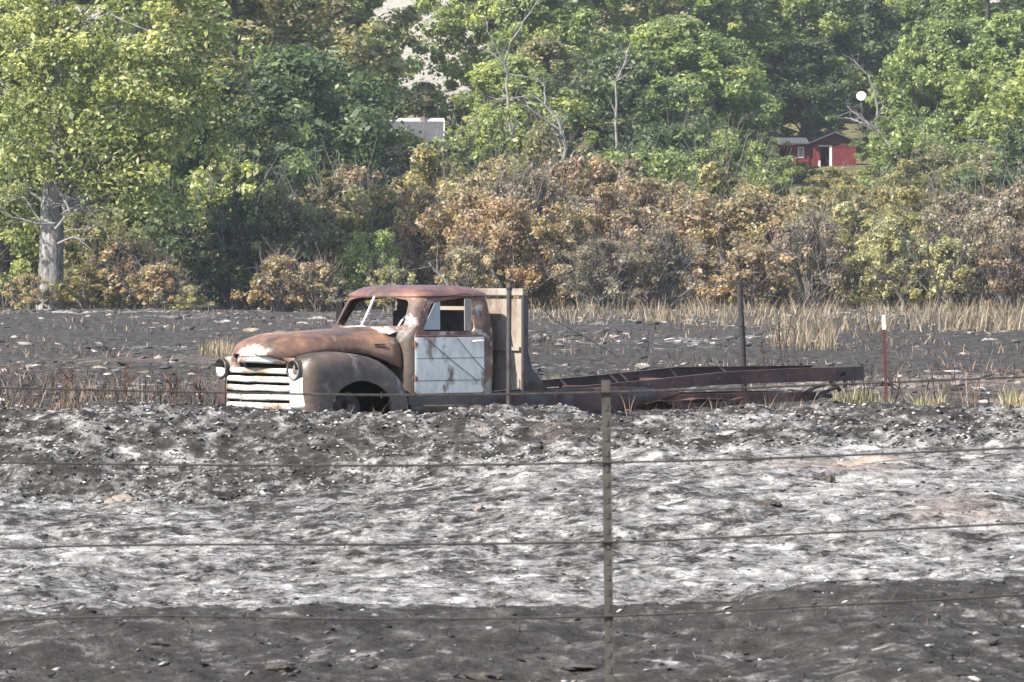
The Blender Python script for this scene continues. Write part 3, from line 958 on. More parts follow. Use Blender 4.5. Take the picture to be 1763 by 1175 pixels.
for c_ in cl[::4]:
    a = Vector((.2, .1, max(4.5, c_[2] - 3.2)))
    q = Vector(c_); L = (q - a).length
    add_tube(bm, [a, a.lerp(q, .4) + Vector(rc.normal(0, .06 * L, 3)), a.lerp(q, .75) + Vector(rc.normal(0, .06 * L, 3)), q], [.03 + .018 * L, .02 + .012 * L, .05, .015], 5, False)
bm_obj('trunk', bm, M['bark_pale'], root, 70)
cl = np.array(cl); rad = np.array(rad)
v, f, sh = leaf_cloud(rc, cl, rad, 270, .165)
mesh_np('crown', v, f, LEAF['cotton'], root, attrs={'shade': ('FACE', sh)})


def px_limbs(root, D, mat, lines, name='limb', sides=6, seed=3):
    """bare limbs: each line is [(px,py,radius m)...]; given some depth of their own"""
    r = np.random.default_rng(seed)
    o0 = Vector(root.location)
    for ln in lines:
        bm = bmesh.new()
        d0 = r.uniform(-.5, .5); sl = r.uniform(-.25, .25)
        pts = [];  rad = []
        for i, (px, py, rr) in enumerate(ln):
            p = at(px, py, D)
            p.y += d0 * (i > 0) + sl * i
            pts.append(p - o0); rad.append(rr * .46)
        # subdivide with a little wander
        P, Q = [pts[0]], [rad[0]]
        for i in range(len(pts) - 1):
            L = (pts[i + 1] - pts[i]).length
            for t in (.33, .66, 1.0):
                P.append(pts[i].lerp(pts[i + 1], t) + (Vector(r.normal(0, .03 * L, 3)) if t < 1 else Vector((0, 0, 0))))
                Q.append(rad[i] + (rad[i + 1] - rad[i]) * t)
        add_tube(bm, P, Q, sides)
        # side twigs
        for i in range(2, len(P) - 1, 2):
            for s_ in range(3):
                dr = (P[i] - P[i - 1]).normalized()
                e = dr * .7 + Vector(r.normal(0, .6, 3))
                L = r.uniform(.5, 1.8) * (.6 + 5 * Q[i])
                q = P[i] + e.normalized() * L
                add_tube(bm, [P[i], P[i].lerp(q, .5) + Vector(r.normal(0, .05 * L, 3)), q], [Q[i] * .4, Q[i] * .28, .006], 4, False)
        bm_obj(name, bm, mat, root, 70)


px_limbs(root, 213.2, M['dead_wood'], [
    [(95, 395, .16), (120, 365, .12), (100, 330, .07), (85, 300, .03)], [(100, 420, .14), (130, 408, .09), (160, 430, .04)],
    [(95, 385, .12), (60, 385, .09), (25, 375, .05), (0, 345, .03)], [(105, 370, .1), (140, 350, .06), (165, 365, .02)],
    [(70, 380, .08), (40, 340, .05), (5, 350, .02)], [(110, 400, .08), (150, 395, .05), (180, 380, .02)],
    [(100, 60, .15), (190, 25, .12), (280, 65, .07), (350, 90, .03)], [(60, 250, .1), (30, 240, .07), (0, 235, .05)],
    [(90, 80, .1), (40, 75, .06), (10, 100, .03)], [(100, 330, .06), (130, 345, .04), (150, 335, .02)]], 'dead_limb', 6, 8)


def dead_tree(px, D, lines, label, mat='dead_wood', seed=1, name='dead_tree', group='bare trees'):
    x = wx(px, D)
    rt = empty(name, (x, D, hz(x, D)))
    tag(rt, label, 'bare tree', group)
    px_limbs(rt, D, M[mat], lines, 'limb', 6, seed)


dead_tree(975, 284, [
    [(975, 420, .30), (973, 300, .26), (970, 235, .22), (960, 205, .18), (938, 180, .12), (920, 165, .07)],
    [(965, 225, .16), (935, 205, .12), (910, 185, .07), (890, 178, .03)],
    [(938, 180, .12), (938, 150, .09), (928, 138, .06), (895, 128, .03)],
    [(975, 300, .12), (985, 265, .08), (1000, 250, .04)]], 'bleached dead tree with forked crooked trunk beside the bright green trees', seed=4)
dead_tree(880, 296, [
    [(885, 420, .28), (882, 260, .24), (875, 170, .2), (868, 110, .16), (850, 95, .10), (828, 84, .05)],
    [(868, 110, .15), (878, 75, .11), (900, 40, .08), (935, -10, .05)], [(868, 115, .1), (845, 65, .07), (835, 30, .04)],
    [(880, 170, .1), (910, 165, .06), (930, 150, .03)]], 'tall grey dead tree whose thin fork reaches the top edge', seed=6)
dead_tree(1062, 300, [
    [(1062, 420, .22), (1062, 250, .18), (1060, 140, .13), (1078, 105, .1), (1087, 65, .05)], [(1062, 140, .09), (1072, 135, .06), (1082, 125, .03)],
    [(1078, 105, .05), (1060, 85, .03), (1050, 65, .015)]], 'slim bleached dead tree above the tallest brown shrub', seed=7)
dead_tree(1535, 330, [
    [(1545, 420, .3), (1540, 280, .26), (1525, 242, .24), (1505, 222, .22), (1480, 203, .18), (1460, 185, .13)], [(1490, 213, .14), (1472, 207, .11), (1456, 202, .07)],
    [(1508, 222, .16), (1511, 190, .15), (1506, 160, .13), (1495, 130, .11), (1475, 112, .08), (1450, 95, .04)]], 'white bleached forked limbs rising right of the red shed', seed=9)
dead_tree(1738, 300, [
    [(1740, 400, .2), (1736, 310, .17), (1730, 285, .16), (1718, 262, .14), (1705, 248, .11), (1690, 242, .08), (1665, 243, .04)],
    [(1705, 250, .11), (1725, 255, .09), (1742, 268, .07), (1763, 290, .04)], [(1722, 284, .07), (1708, 297, .06), (1697, 308, .05)],
    [(1730, 285, .05), (1712, 275, .04), (1700, 268, .02)]], 'arched pale dead limb near the right edge', seed=10)
dead_tree(1612, 212, [
    [(1615, 535, .16), (1618, 510, .14), (1610, 480, .11), (1600, 455, .09), (1600, 420, .07), (1625, 395, .05), (1660, 370, .02)],
    [(1618, 505, .12), (1632, 475, .09), (1655, 460, .08), (1665, 430, .06), (1672, 400, .05), (1678, 385, .03)],
    [(1600, 430, .05), (1570, 420, .04), (1540, 395, .02)], [(1625, 500, .06), (1680, 485, .045), (1725, 455, .02)],
    [(1625, 395, .03), (1622, 370, .02), (1630, 350, .01)]], 'dark forked bare tree standing in the dry grass at right', 'char_wood', 12)
dead_tree(1555, 213, [[(1560, 535, .13), (1545, 500, .11), (1520, 480, .08), (1505, 455, .05)], [(1545, 498, .07), (1560, 470, .05), (1566, 450, .02)]],
          'short leaning bare stem left of the dark forked tree', 'bark_dark', 13)
dead_tree(760, 213, [[(782, 545, .12), (770, 490, .11), (752, 470, .1), (738, 452, .06)]], 'single grey leaning dead stem above the cab roof', 'dead_wood', 14)

# ================================================================ HOUSE, SHED, DISH, BOULDERS
D = 330.0
hx0, hx1 = wx(622, D), wx(764, D)
zr, ze = at(0, 206, D).z, at(0, 251, D - 2.6).z
gz = hz((hx0 + hx1) / 2, D) - .6
house = empty('house', ((hx0 + hx1) / 2, D, gz))
tag(house, 'pale house with grey roof and white ridge seen through the trees', 'house')
hw = (hx1 - hx0) / 2
zr -= gz; ze -= gz
bm = bmesh.new()
add_box(bm, -hw + .2, hw - .2, -2.3, 2.3, 0, ze - .12)
bm_obj('wall', bm, M['white_wall'], house)
bm = bmesh.new()
bm.free()
for sx in (-hw + .22, hw - .3):
    bm = bmesh.new(); add_prism(bm, [(-2.3, ze - .14), (2.3, ze - .14), (0, zr - .2)], 'x', sx, sx + .08)
    bm_obj('gable', bm, M['white_wall'], house)
bm = bmesh.new()
add_prism(bm, [(-2.7, ze - .2), (-2.7, ze - .08), (0, zr), (2.7, ze - .08), (2.7, ze - .2), (0, zr - .14)], 'x', -hw, hw)
rf = bm_obj('roof', bm, M['roof_grey'], house)
bm = bmesh.new()
add_prism(bm, [(-.22, zr - .14), (0, zr + .08), (.22, zr - .14), (0, zr + .01)], 'x', -hw - .03, hw + .03)
bm_obj('ridge_cap', bm, M['white_paint'], rf)
for sx in (hw + .004, -hw - .06):
    bm = bmesh.new()
    add_prism(bm, [(-2.74, ze - .32), (-2.74, ze - .06), (0, zr + .03), (2.74, ze - .06), (2.74, ze - .32), (0, zr - .26)], 'x', sx, sx + .06)
    bm_obj('bargeboard', bm, M['white_paint'], rf)
bm = bmesh.new(); add_box(bm, 1.2, 1.55, -.3, .1, zr - .5, zr + .55, .02); bm_obj('chimney', bm, M['tan_rock'], rf)
for wx_ in (-1.4, 1.2):
    bm = bmesh.new(); add_box(bm, wx_ - .5, wx_ + .5, -2.35, -2.29, ze - 1.9, ze - .7); w_ = bm_obj('window', bm, M['white_paint'], house)
    bm = bmesh.new(); add_box(bm, wx_ - .42, wx_ + .42, -2.37, -2.345, ze - 1.82, ze - .78); bm_obj('pane', bm, M['glass'], w_)

D = 366.0
S = FPX / D
sx0 = wx(1437, D)
gz = at(0, 300, D).z - .5
shed = empty('red_shed', (sx0, D, gz))
tag(shed, 'small red board shed with gabled front and dark open doorway', 'shed')


def sz(py): return ZC - (py - YH) / S - gz
def sxx(px): return wx(px, D) - sx0


# gabled front with a door opening
xl, xr = sxx(1400), sxx(1474)
dl, dr, dt = sxx(1412), sxx(1428), sz(254)
eave, apex = sz(245), sz(231)
bm = bmesh.new()
add_prism(bm, [(xl, 0), (dl, 0), (dl, dt), (xl, dt)], 'y', 0, .1)
add_prism(bm, [(dr, 0), (xr, 0), (xr, dt), (dr, dt)], 'y', 0, .1)
bm_obj('front_wall', bm, M['red_board'], shed)
bm = bmesh.new()
add_prism(bm, [(xl, dt), (xr, dt), (xr, eave), ((xl + xr) / 2, apex), (xl, eave)], 'y', -.02, .1)
bm_obj('gable', bm, M['shaded_red_board'], shed)  # darker red than the walls: shade under the overhang put into the colour
bm = bmesh.new()
add_box(bm, xl, xl + .1, .1, 4.5, 0, eave); add_box(bm, xr - .1, xr, .1, 4.5, 0, eave); add_box(bm, xl + .1, xr - .1, 4.4, 4.5, 0, eave)
bm_obj('wall', bm, M['red_board'], shed)
bm = bmesh.new()
mx = (xl + xr) / 2
add_prism(bm, [(xl - .25, eave - .1), (mx, apex + .06), (xr + .25, eave - .1), (xr + .25, eave + .0), (mx, apex + .17), (xl - .25, eave + .0)], 'y', -.5, 4.7)
bm_obj('roof', bm, M['roof_grey'], shed)
bm = bmesh.new(); add_box(bm, dr - .02, dr + .18, -.05, .02, 0, dt + .05); bm_obj('door_jamb', bm, M['white_paint'], shed)
bm = bmesh.new(); add_box(bm, dl - .16, dl + .02, -.05, .02, 0, dt - 1.0); bm_obj('door_jamb', bm, M['white_wall'], shed)
bm = bmesh.new(); add_box(bm, dl - .16, dr + .2, -.055, .015, dt + .05, dt + .15); bm_obj('door_lintel', bm, M['white_wall'], shed)
# lower wing to the left
wl = sxx(1328)
bm = bmesh.new()
a0, a1 = sxx(1344), sxx(1364)
wt = sz(249)
add_box(bm, wl, a0, .6, .7, 0, wt); add_box(bm, a1, xl - .003, .6, .7, 0, wt); add_box(bm, a0, a1, .6, .7, wt - .35, wt)
add_box(bm, wl, wl + .1, .7, 4, 0, wt); add_box(bm, wl + .1, xl - .003, 3.9, 4, 0, wt)
bm_obj('side_wing', bm, M['red_board'], shed)
bm = bmesh.new(); add_prism(bm, [(-.1, wt + .02), (4.2, wt + .5), (4.2, wt + .62), (-.1, wt + .12)], 'x', wl - .25, xl - .3)
bm_obj('wing_roof', bm, M['roof_grey'], shed)
bm = bmesh.new(); add_box(bm, sxx(1374), sxx(1385), .54, .6, sz(272), sz(253)); w_ = bm_obj('window', bm, M['white_paint'], shed)
bm = bmesh.new(); add_box(bm, sxx(1376), sxx(1383), .52, .537, sz(270), sz(255)); bm_obj('pane', bm, M['glass'], w_)
for px in (1370, 1392):
    bm = bmesh.new(); add_box(bm, sxx(px) - .06, sxx(px) + .06, .50, .598, 0, wt - .02); bm_obj('batten', bm, M['red_board'], shed)

p = at(1484, 166, 372)
dish = empty('satellite_dish', (p.x, p.y, hz(p.x, p.y)))
tag(dish, 'round white dish on a pole above the red shed', 'dish')
zt = p.z - hz(p.x, p.y)
bm = bmesh.new(); add_tube(bm, [(0, .12, -.2), (0, .12, zt)], .05, 8); bm_obj('pole', bm, M['post_steel'], dish)
bm = bmesh.new()
rows = []
for i in range(6):
    t = i / 5
    rows.append([(.42 * t * math.cos(k * .393), .0 - .0 + (-.16 * t * t) , zt + .36 * t * math.sin(k * .393)) if t else (0, 0, zt) for k in range(16)])
add_loft(bm, rows[1:], close=True, cap0=True)
o = bm_obj('reflector', bm, M['white_paint'], dish, 60); o.rotation_euler = (0, 0, R(-28))
so = o.modifiers.new('thick', 'SOLIDIFY'); so.thickness = .03
bm = bmesh.new(); add_tube(bm, [(0, -.12, zt - .4), (-.05, -.5, zt - .1)], .02, 6); add_box(bm, -.11, .01, -.6, -.46, zt - .16, zt - .04); bm_obj('feed_arm', bm, M['white_paint'], dish)


def rock(name, loc, size, mat, seed, label, cat, group=None, sub=3, rough=.5):
    r = np.random.default_rng(seed)
    bm = bmesh.new()
    bmesh.ops.create_icosphere(bm, subdivisions=sub, radius=1)
    off = r.uniform(0, 50, 3)
    for v_ in bm.verts:
        c = np.array(v_.co)
        nn = float(fbm(np.array([c[0] * 1.3 + off[0] + c[2]]), np.array([c[1] * 1.3 + off[1] - c[2] * .7]), .8, 3, seed)[0])
        k = 1 + rough * 2 * nn
        v_.co = Vector((c[0] * size[0] * k, c[1] * size[1] * k, c[2] * size[2] * k))
    o = bm_obj(name, bm, mat, None, 18)
    o.location = loc
    o.rotation_euler = (0, 0, r.uniform(0, 6.28) if abs(size[0] - size[1]) < .01 else 0)
    return tag(o, label, cat, group)


def field_rock(px, py, wpx, hpx, mat, seed, label, cat='rock', group='pale stones in the burnt field', name='stone', squash=1.0):
    # where the sight line meets the ground
    D = FPX * ZC / (py - YH)
    for _ in range(8):
        D = FPX * (ZC - hz(wx(px, D), D)) / (py - YH)
    s = FPX / D
    x = wx(px, D)
    rx, rz_ = wpx / s / 2 * .8, hpx / s * .9
    return rock(name, (x, D, hz(x, D) + rz_ * .12), (rx, rx * .8, rz_ * .8), mat, seed, label, cat, group)


for i, (px, py, w, h, mat, lab) in enumerate([
    (110, 541, 45, 5, 'pale_rock', 'long white stone at the foot of the cottonwood'),
    (385, 552, 28, 5, 'pale_rock', 'flat white stone in the field above the hood nose'),
    (265, 540, 26, 4, 'pale_rock', 'thin pale stone at the left burn edge'),
    (435, 576, 36, 9, 'tan_rock', 'pale humped stone just above the truck hood'),
    (548, 551, 34, 7, 'pale_rock', 'pinkish pale stone left of the dark mirror'),
    (568, 555, 16, 6, 'pale_rock', 'small pale stone beside the pinkish stone near the mirror'),
    (1704, 589, 34, 8, 'pale_rock', 'bright white stone at the right of the field'),
    (1658, 610, 22, 4, 'pale_rock', 'narrow white stone below the bright white stone'),
    (1250, 564, 18, 4, 'pale_rock', 'small white stone at the edge of the dry grass by the leaning post'),
    (1330, 583, 26, 7, 'pale_rock', 'pale stone right of the leaning post'),
    (1108, 634, 30, 10, 'pale_rock', 'largest pinkish lump among the ash above the frame'),
    (1080, 641, 20, 7, 'pale_rock', 'smaller pale lump left of the largest ash lump'),
    (920, 614, 26, 7, 'tan_rock', 'pale lump in the field just right of the headboard'),
    (1615, 668, 24, 7, 'tan_rock', 'tan stone right of the red steel post'),
    (1670, 704, 16, 5, 'pale_rock', 'white stone on the ground just beyond the bank at right'),
    (170, 635, 30, 5, 'tan_rock', 'flat tan stone in the field left of the truck'),
    (60, 632, 46, 5, 'pale_rock', 'pale long lump at the left edge of the field'),
]):
    field_rock(px, py, w, h, M[mat], 200 + i, lab)

def ground_hit(px, py):
    for Dq in np.arange(240, 460, 1.0):
        if hz(wx(px, Dq), Dq) >= at(px, py, Dq).z: return Dq
    return 460.0


for i, (px, py, sz_, mat, lab) in enumerate([
    (1612, 316, (1.1, .9, .9), 'tan_rock', 'tan boulder on the slope right of the shed'),
    (1633, 330, (.55, .55, 1.2), 'pale_rock', 'upright pale boulder beside the tan boulder on the slope'),
    (1675, 318, (1.2, .9, .8), 'tan_rock', 'tan boulder left of the arched dead limb'),
]):
    Dq = ground_hit(px, py); x = wx(px, Dq)
    rock('boulder', (x, Dq, hz(x, Dq) + sz_[2] * .5), sz_, M[mat], 300 + i, lab, 'boulder', 'boulders on the slope')
for i, (px, py, Dd, sz_, mat, lab) in enumerate([(1640, 398, 246, (1.2, .8, 1.6), 'tan_rock', 'rounded pinkish boulder seen through the dark forked tree')]):
    x = wx(px, Dd)
    rock('boulder', (x, Dd, hz(x, Dd) + 1.0), (1.7, 1.3, 2.6), M[mat], 320 + i, lab, 'boulder', 'boulders on the slope')

# ================================================================ TRUCK
TH = R(39)
truck = empty('flatbed_truck', ((426 - W0 / 2) / FPX * 54.0, 54.0, 0.0), TH)
tag(truck, 'rusted wheelless old flatbed truck with white door and grille behind the ash bank', 'truck')


def solid(o, t, off=-1.0):
    m = o.modifiers.new('thick', 'SOLIDIFY'); m.thickness = t; m.offset = off
    return o


def lerp_tab(t, tab):
    return float(np.interp(t, [a for a, _ in tab], [b for _, b in tab]))


# ---- cab shell
def cab_ring(z, inset=0.0):
    w = lerp_tab(z, [(.15, .73), (.3, .775), (.6, .79), (.95, .785), (1.05, .77), (1.35, .70), (1.43, .672)])
    uf = lerp_tab(z, [(.15, 1.62), (1.0, 1.60), (1.07, 1.585), (1.41, 1.775), (1.46, 1.79)])
    ub = lerp_tab(z, [(.15, 2.93), (.9, 2.95), (1.1, 2.95), (1.35, 2.93), (1.45, 2.92)])
    sw = lerp_tab(z, [(.15, .05), (1.0, .08), (1.08, .17), (1.42, .13)])
    rf, rb = .10, .17
    P = []
    for i in range(11):                       # front, centre to side
        v = (w - rf) * i / 10
        P.append((uf + sw * (v / w) ** 2, v))
    u0 = P[-1][0]
    for i in range(1, 7):
        a = i / 6 * math.pi / 2
        P.append((u0 + rf * (1 - math.cos(a)) + .02 * math.sin(a), w - rf + rf * math.sin(a)))
    u1 = P[-1][0]; u2 = ub - rb
    for i in range(1, 13):
        P.append((u1 + (u2 - u1) * i / 12, w))
    for i in range(1, 9):
        a = i / 8 * math.pi / 2
        P.append((u2 + rb * math.sin(a), w - rb + rb * math.cos(a)))
    for i in range(1, 6):
        P.append((ub, (w - rb) * (1 - i / 5)))
    full = [(u, v) for u, v in P] + [(u, -v) for u, v in P[-2:0:-1]]
    return full


rows = []
for z in (.15, .2, .3, .45, .6, .75, .88, .96, 1.02, 1.07, 1.14, 1.21, 1.28, 1.35, 1.40):
    rows.append([(u, v, z) for u, v in cab_ring(z)])
top = cab_ring(1.42)
cx_ = 2.34
for k in range(1, 10):
    a = k / 9.5 * math.pi / 2
    s_ = math.cos(a) ** .5
    zz = 1.40 + .145 * math.sin(a)
    ex = 1 + .035 * math.exp(-((k - 1.5) / 1.5) ** 2)
    rows.append([(cx_ + (u - cx_) * s_ * ex, v * s_ * ex, zz) for u, v in top])
bm = bmesh.new()
vr = add_loft(bm, rows, close=True)
bm.faces.new(vr[-1])
bmesh.ops.recalc_face_normals(bm, faces=bm.faces)
me = bpy.data.meshes.new('shell'); bm.to_mesh(me); bm.free()
shell = bpy.data.objects.new('shell', me); C.objects.link(shell)
solid(shell, .035)


def cutter(poly, axis, a, b):
    bm = bmesh.new(); add_prism(bm, poly, axis, a, b)
    bmesh.ops.recalc_face_normals(bm, faces=bm.faces)
    me = bpy.data.meshes.new('cut'); bm.to_mesh(me); bm.free()
    o = bpy.data.objects.new('cut', me); C.objects.link(o)
    return o


def boolean(src, ops, name, mat, parent, smooth=35):
    o = bpy.data.objects.new(name, src.data); C.objects.link(o)
    for md in src.modifiers:
        if md.type == 'SOLIDIFY':
            s = o.modifiers.new('t', 'SOLIDIFY'); s.thickness = md.thickness; s.offset = md.offset
    for op, ct in ops:
        b = o.modifiers.new('b', 'BOOLEAN'); b.operation = op; b.object = ct; b.solver = 'EXACT'
    dg = bpy.context.evaluated_depsgraph_get()
    me = bpy.data.meshes.new_from_object(o.evaluated_get(dg))
    me.materials.clear(); me.materials.append(mat)
    for p in me.polygons: p.use_smooth = True
    me.set_sharp_from_angle(angle=R(smooth))
    bpy.data.objects.remove(o)
    r = bpy.data.objects.new(name, me)
    return link(r, parent)


ws = round_poly([(-.625, 1.085), (.625, 1.085), (.55, 1.375), (.3, 1.405), (-.3, 1.405), (-.55, 1.375)], .06)
dw = round_poly([(1.86, 1.03), (2.61, 1.02), (2.62, 1.36), (2.56, 1.405), (2.05, 1.355)], .05)
door_p = round_poly([(1.745, .33), (2.735, .33), (2.735, 1.0), (2.70, 1.38), (2.60, 1.44), (2.0, 1.395), (1.745, .99)], .05)
door_g = round_poly([(1.74, .325), (2.742, .325), (2.742, 1.0), (2.707, 1.385), (2.60, 1.447), (1.997, 1.402), (1.738, .99)], .05)
rw = round_poly([(-.42, 1.06), (.42, 1.06), (.40, 1.30), (-.40, 1.30)], .07)
c_ws = cutter(ws, 'x', 1.3, 2.25)
c_dw = cutter(dw, 'y', -1.2, 1.2)
c_rw = cutter(rw, 'x', 2.7, 3.3)
c_dN, c_dF = cutter(door_p, 'y', -1.2, -.45), cutter(door_p, 'y', .45, 1.2)
c_gN, c_gF = cutter(door_g, 'y', -1.2, -.45), cutter(door_g, 'y', .45, 1.2)
cab = boolean(shell, [('DIFFERENCE', c_ws), ('DIFFERENCE', c_rw), ('DIFFERENCE', c_gN), ('DIFFERENCE', c_gF)], 'cab', M['rust_cab'], truck)
doorN = boolean(shell, [('INTERSECT', c_dN), ('DIFFERENCE', c_dw)], 'door', M['rust_door'], truck)
doorN['label'] = 'white paint door with rust patches'
doorF = boolean(shell, [('INTERSECT', c_dF), ('DIFFERENCE', c_dw)], 'door', M['rust_cab'], truck)
for o in (shell, c_ws, c_dw, c_rw, c_dN, c_dF, c_gN, c_gF):
    bpy.data.objects.remove(o)
# roof gets the darker rust colour of the hood
doorN.data.materials.append(M['rust_cab'])
for p in doorN.data.polygons:
    if p.center.z > .985: p.material_index = 1
cab.data.materials.append(M['rust_body']); cab.data.materials.append(M['rust_fender'])
for p in cab.data.polygons:
    if p.center.z > 1.40: p.material_index = 1
    elif p.center.x < 1.76 and p.center.z < 1.0: p.material_index = 2

# door furniture
bm = bmesh.new(); add_tube(bm, [(2.56, -.80, .91), (2.58, -.845, .915), (2.68, -.845, .915)], .012, 6); bm_obj('handle', bm, M['white_paint'], doorN, 60)
bm = bmesh.new(); add_box(bm, 1.77, 2.71, -.797, -.785, .968, .984, .004); bm_obj('belt_moulding', bm, M['rust_body'], doorN)
for zz in (.72, .47):
    bm = bmesh.new(); add_box(bm, 1.765, 2.715, -.7935, -.7885, zz, zz + .006); bm_obj('crease', bm, M['rust_fender'], doorN)
for zz in (.88, .50):
    bm = bmesh.new(); add_tube(bm, [(1.738, -.792, zz - .04), (1.738, -.792, zz + .04)], .012, 7); add_box(bm, 1.70, 1.778, -.795, -.788, zz - .02, zz + .02, .003); bm_obj('hinge', bm, M['rust_body'], doorN, 50)
# vent glass (dusty) and half-lowered door glass at the rear of the opening
bm = bmesh.new(); add_prism(bm, [(1.885, 1.045), (2.13, 1.045), (2.13, 1.36), (2.055, 1.345)], 'y', -.745, -.738)
vg = bm_obj('vent_glass', bm, M['dusty_glass'], doorN)
bm = bmesh.new(); add_prism(bm, [(2.50, 1.03), (2.60, 1.03), (2.60, 1.375), (2.55, 1.395), (2.50, 1.39)], 'y', -.725, -.715)
bm_obj('window_panel', bm, M['headboard'], doorN)
# windshield divider and lower rubber
bm = bmesh.new()
add_tube(bm, [(1.583, 0, 1.075), (1.66, 0, 1.20), (1.775, 0, 1.415)], .017, 6)
bm_obj('windshield_divider', bm, M['white_paint'], truck)
# cowl panel with peeling paint, in front of the windshield
bm = bmesh.new()
rows = []
for u, zz in ((1.44, 1.058), (1.52, 1.082), (1.60, 1.094)):
    rows.append([(u + .16 * (v / .7) ** 2, v, zz - .09 * (v / .7) ** 2) for v in np.linspace(-.57, .57, 13)])
add_loft(bm, rows)
solid(bm_obj('cowl_panel', bm, M['cowl'], truck, 50), .01)
# interior
bm = bmesh.new(); add_box(bm, 2.52, 2.72, -.66, .66, .55, 1.26, .05); add_box(bm, 2.1, 2.6, -.66, .66, .45, .6, .04); bm_obj('bench_seat', bm, M['seat'], truck, 40)
bm = bmesh.new(); add_box(bm, 1.74, 1.9, -.7, .7, .82, 1.045, .03); bm_obj('dashboard', bm, M['rust_dark'], truck, 40)
bm = bmesh.new(); add_box(bm, 1.66, 2.88, -.70, .70, .2, .24); bm_obj('floor_pan', bm, M['rust_dark'], truck)
sw = empty('steering_wheel', (0, 0, 0)); sw.parent = truck; sw.location = (2.03, -.36, 1.115); sw.rotation_euler = (0, R(-52), 0)
bm = bmesh.new()
add_loft(bm, [[((.21 + .016 * math.cos(b)) * math.cos(a), (.21 + .016 * math.cos(b)) * math.sin(a), .016 * math.sin(b)) for b in [2 * math.pi * q / 7 for q in range(7)]] for a in [2 * math.pi * q / 28 for q in range(29)]], close=True)
bm_obj('rim', bm, M['white_paint'], sw, 80)
bm = bmesh.new()
for a in (0, 2.1, 4.2): add_tube(bm, [(0, 0, -.03), (.2 * math.cos(a), .2 * math.sin(a), 0)], .01, 5)
add_tube(bm, [(0, 0, .01), (0, 0, -.05)], .04, 8); add_tube(bm, [(0, 0, -.04), (0, 0, -.55)], .018, 6)
bm_obj('column', bm, M['rust_dark'], sw, 60)

# ---- hood
st = [0, .012, .03, .06, .1, .16, .24, .36, .5, .7, .9, 1.1, 1.33, 1.5, 1.63]
zt_t = [(0, .80), (.012, .83), (.03, .862), (.06, .90), (.1, .93), (.16, .958), (.24, .985), (.36, 1.005), (.5, 1.02), (.9, 1.036), (1.33, 1.05), (1.63, 1.085)]
w_t = [(0, .20), (.012, .26), (.03, .31), (.06, .36), (.1, .40), (.16, .435), (.24, .46), (.5, .52), (1, .59), (1.63, .69)]
zb_t = [(0, .77), (.06, .75), (.16, .71), (.24, .695), (.33, .72), (.45, .765), (.62, .80), (.9, .80), (1.2, .77), (1.4, .70), (1.63, .62)]
rows = []
for u in st:
    zt_, w_, zb_ = lerp_tab(u, zt_t), lerp_tab(u, w_t), lerp_tab(u, zb_t)
    r_ = []
    for k in range(29):
        a = -math.pi / 2 + math.pi * k / 28
        sa, ca = math.sin(a), max(0, math.cos(a))
        r_.append((u, w_ * math.copysign(abs(sa) ** .78, sa), zb_ + (zt_ - zb_) * ca ** .62))
    rows.append(r_)
bm = bmesh.new(); vr = add_loft(bm, rows, cap0=True)
hood = solid(bm_obj('hood', bm, M['hood'], truck, 50), .012)


def dent(o, amp, sc, seed):
    co = np.empty(len(o.data.vertices) * 3, np.float32); o.data.vertices.foreach_get('co', co); co = co.reshape(-1, 3)
    q = fbm(co[:, 0] + co[:, 2] * .7, co[:, 1] - co[:, 2] * .5, sc, 2, seed)
    co[:, 2] += amp * q; co[:, 1] += amp * .6 * fbm(co[:, 0] - co[:, 2], co[:, 2] + 3, sc, 2, seed + 5)
    o.data.vertices.foreach_set('co', co.ravel()); o.data.update()


dent(hood, .022, .35, 501)
for sgn in (-1, 1):
    bm = bmesh.new()
    add_tube(bm, [(u, sgn * (lerp_tab(u, w_t) + .006), lerp_tab(u, zb_t) + .004) for u in np.linspace(.26, 1.45, 16)], .009, 6)
    bm_obj('fender_welt', bm, M['black'], truck)
bm = bmesh.new()
add_box(bm, .0, 0, 0, 0, 0, 0) if False else None
# bright lip under the nose, emblem plate, side name strips
rows = []
for zz, du in ((.668, .0), (.70, -.012), (.735, -.01), (.765, .01)):
    rows.append([(-.005 + du + .21 * (abs(v) / .46) ** 1.7, v, zz + .02 * (1 - (v / .46) ** 2)) for v in np.linspace(-.45, .45, 21)])
bm = bmesh.new(); add_loft(bm, rows)
lip = solid(bm_obj('nose_panel', bm, M['white_front'], truck, 50), .02)
rows = []
for zz, du in ((.752, .0), (.762, -.010), (.782, -.006), (.792, .012)):
    rows.append([(-.022 + du + .25 * (abs(v) / .46) ** 1.7, v, zz) for v in np.linspace(-.27, .27, 15)])
bm = bmesh.new(); add_loft(bm, rows); solid(bm_obj('emblem_plate', bm, M['white_paint'], truck, 50), .012)
for sgn in (-1, 1):
    for zz in (.855, .885):
        bm = bmesh.new()
        add_tube(bm, [(1.30, sgn * .615, zz), (1.44, sgn * .64, zz)], .008, 5)
        bm_obj('name_strip', bm, M['rust_dark'], hood)

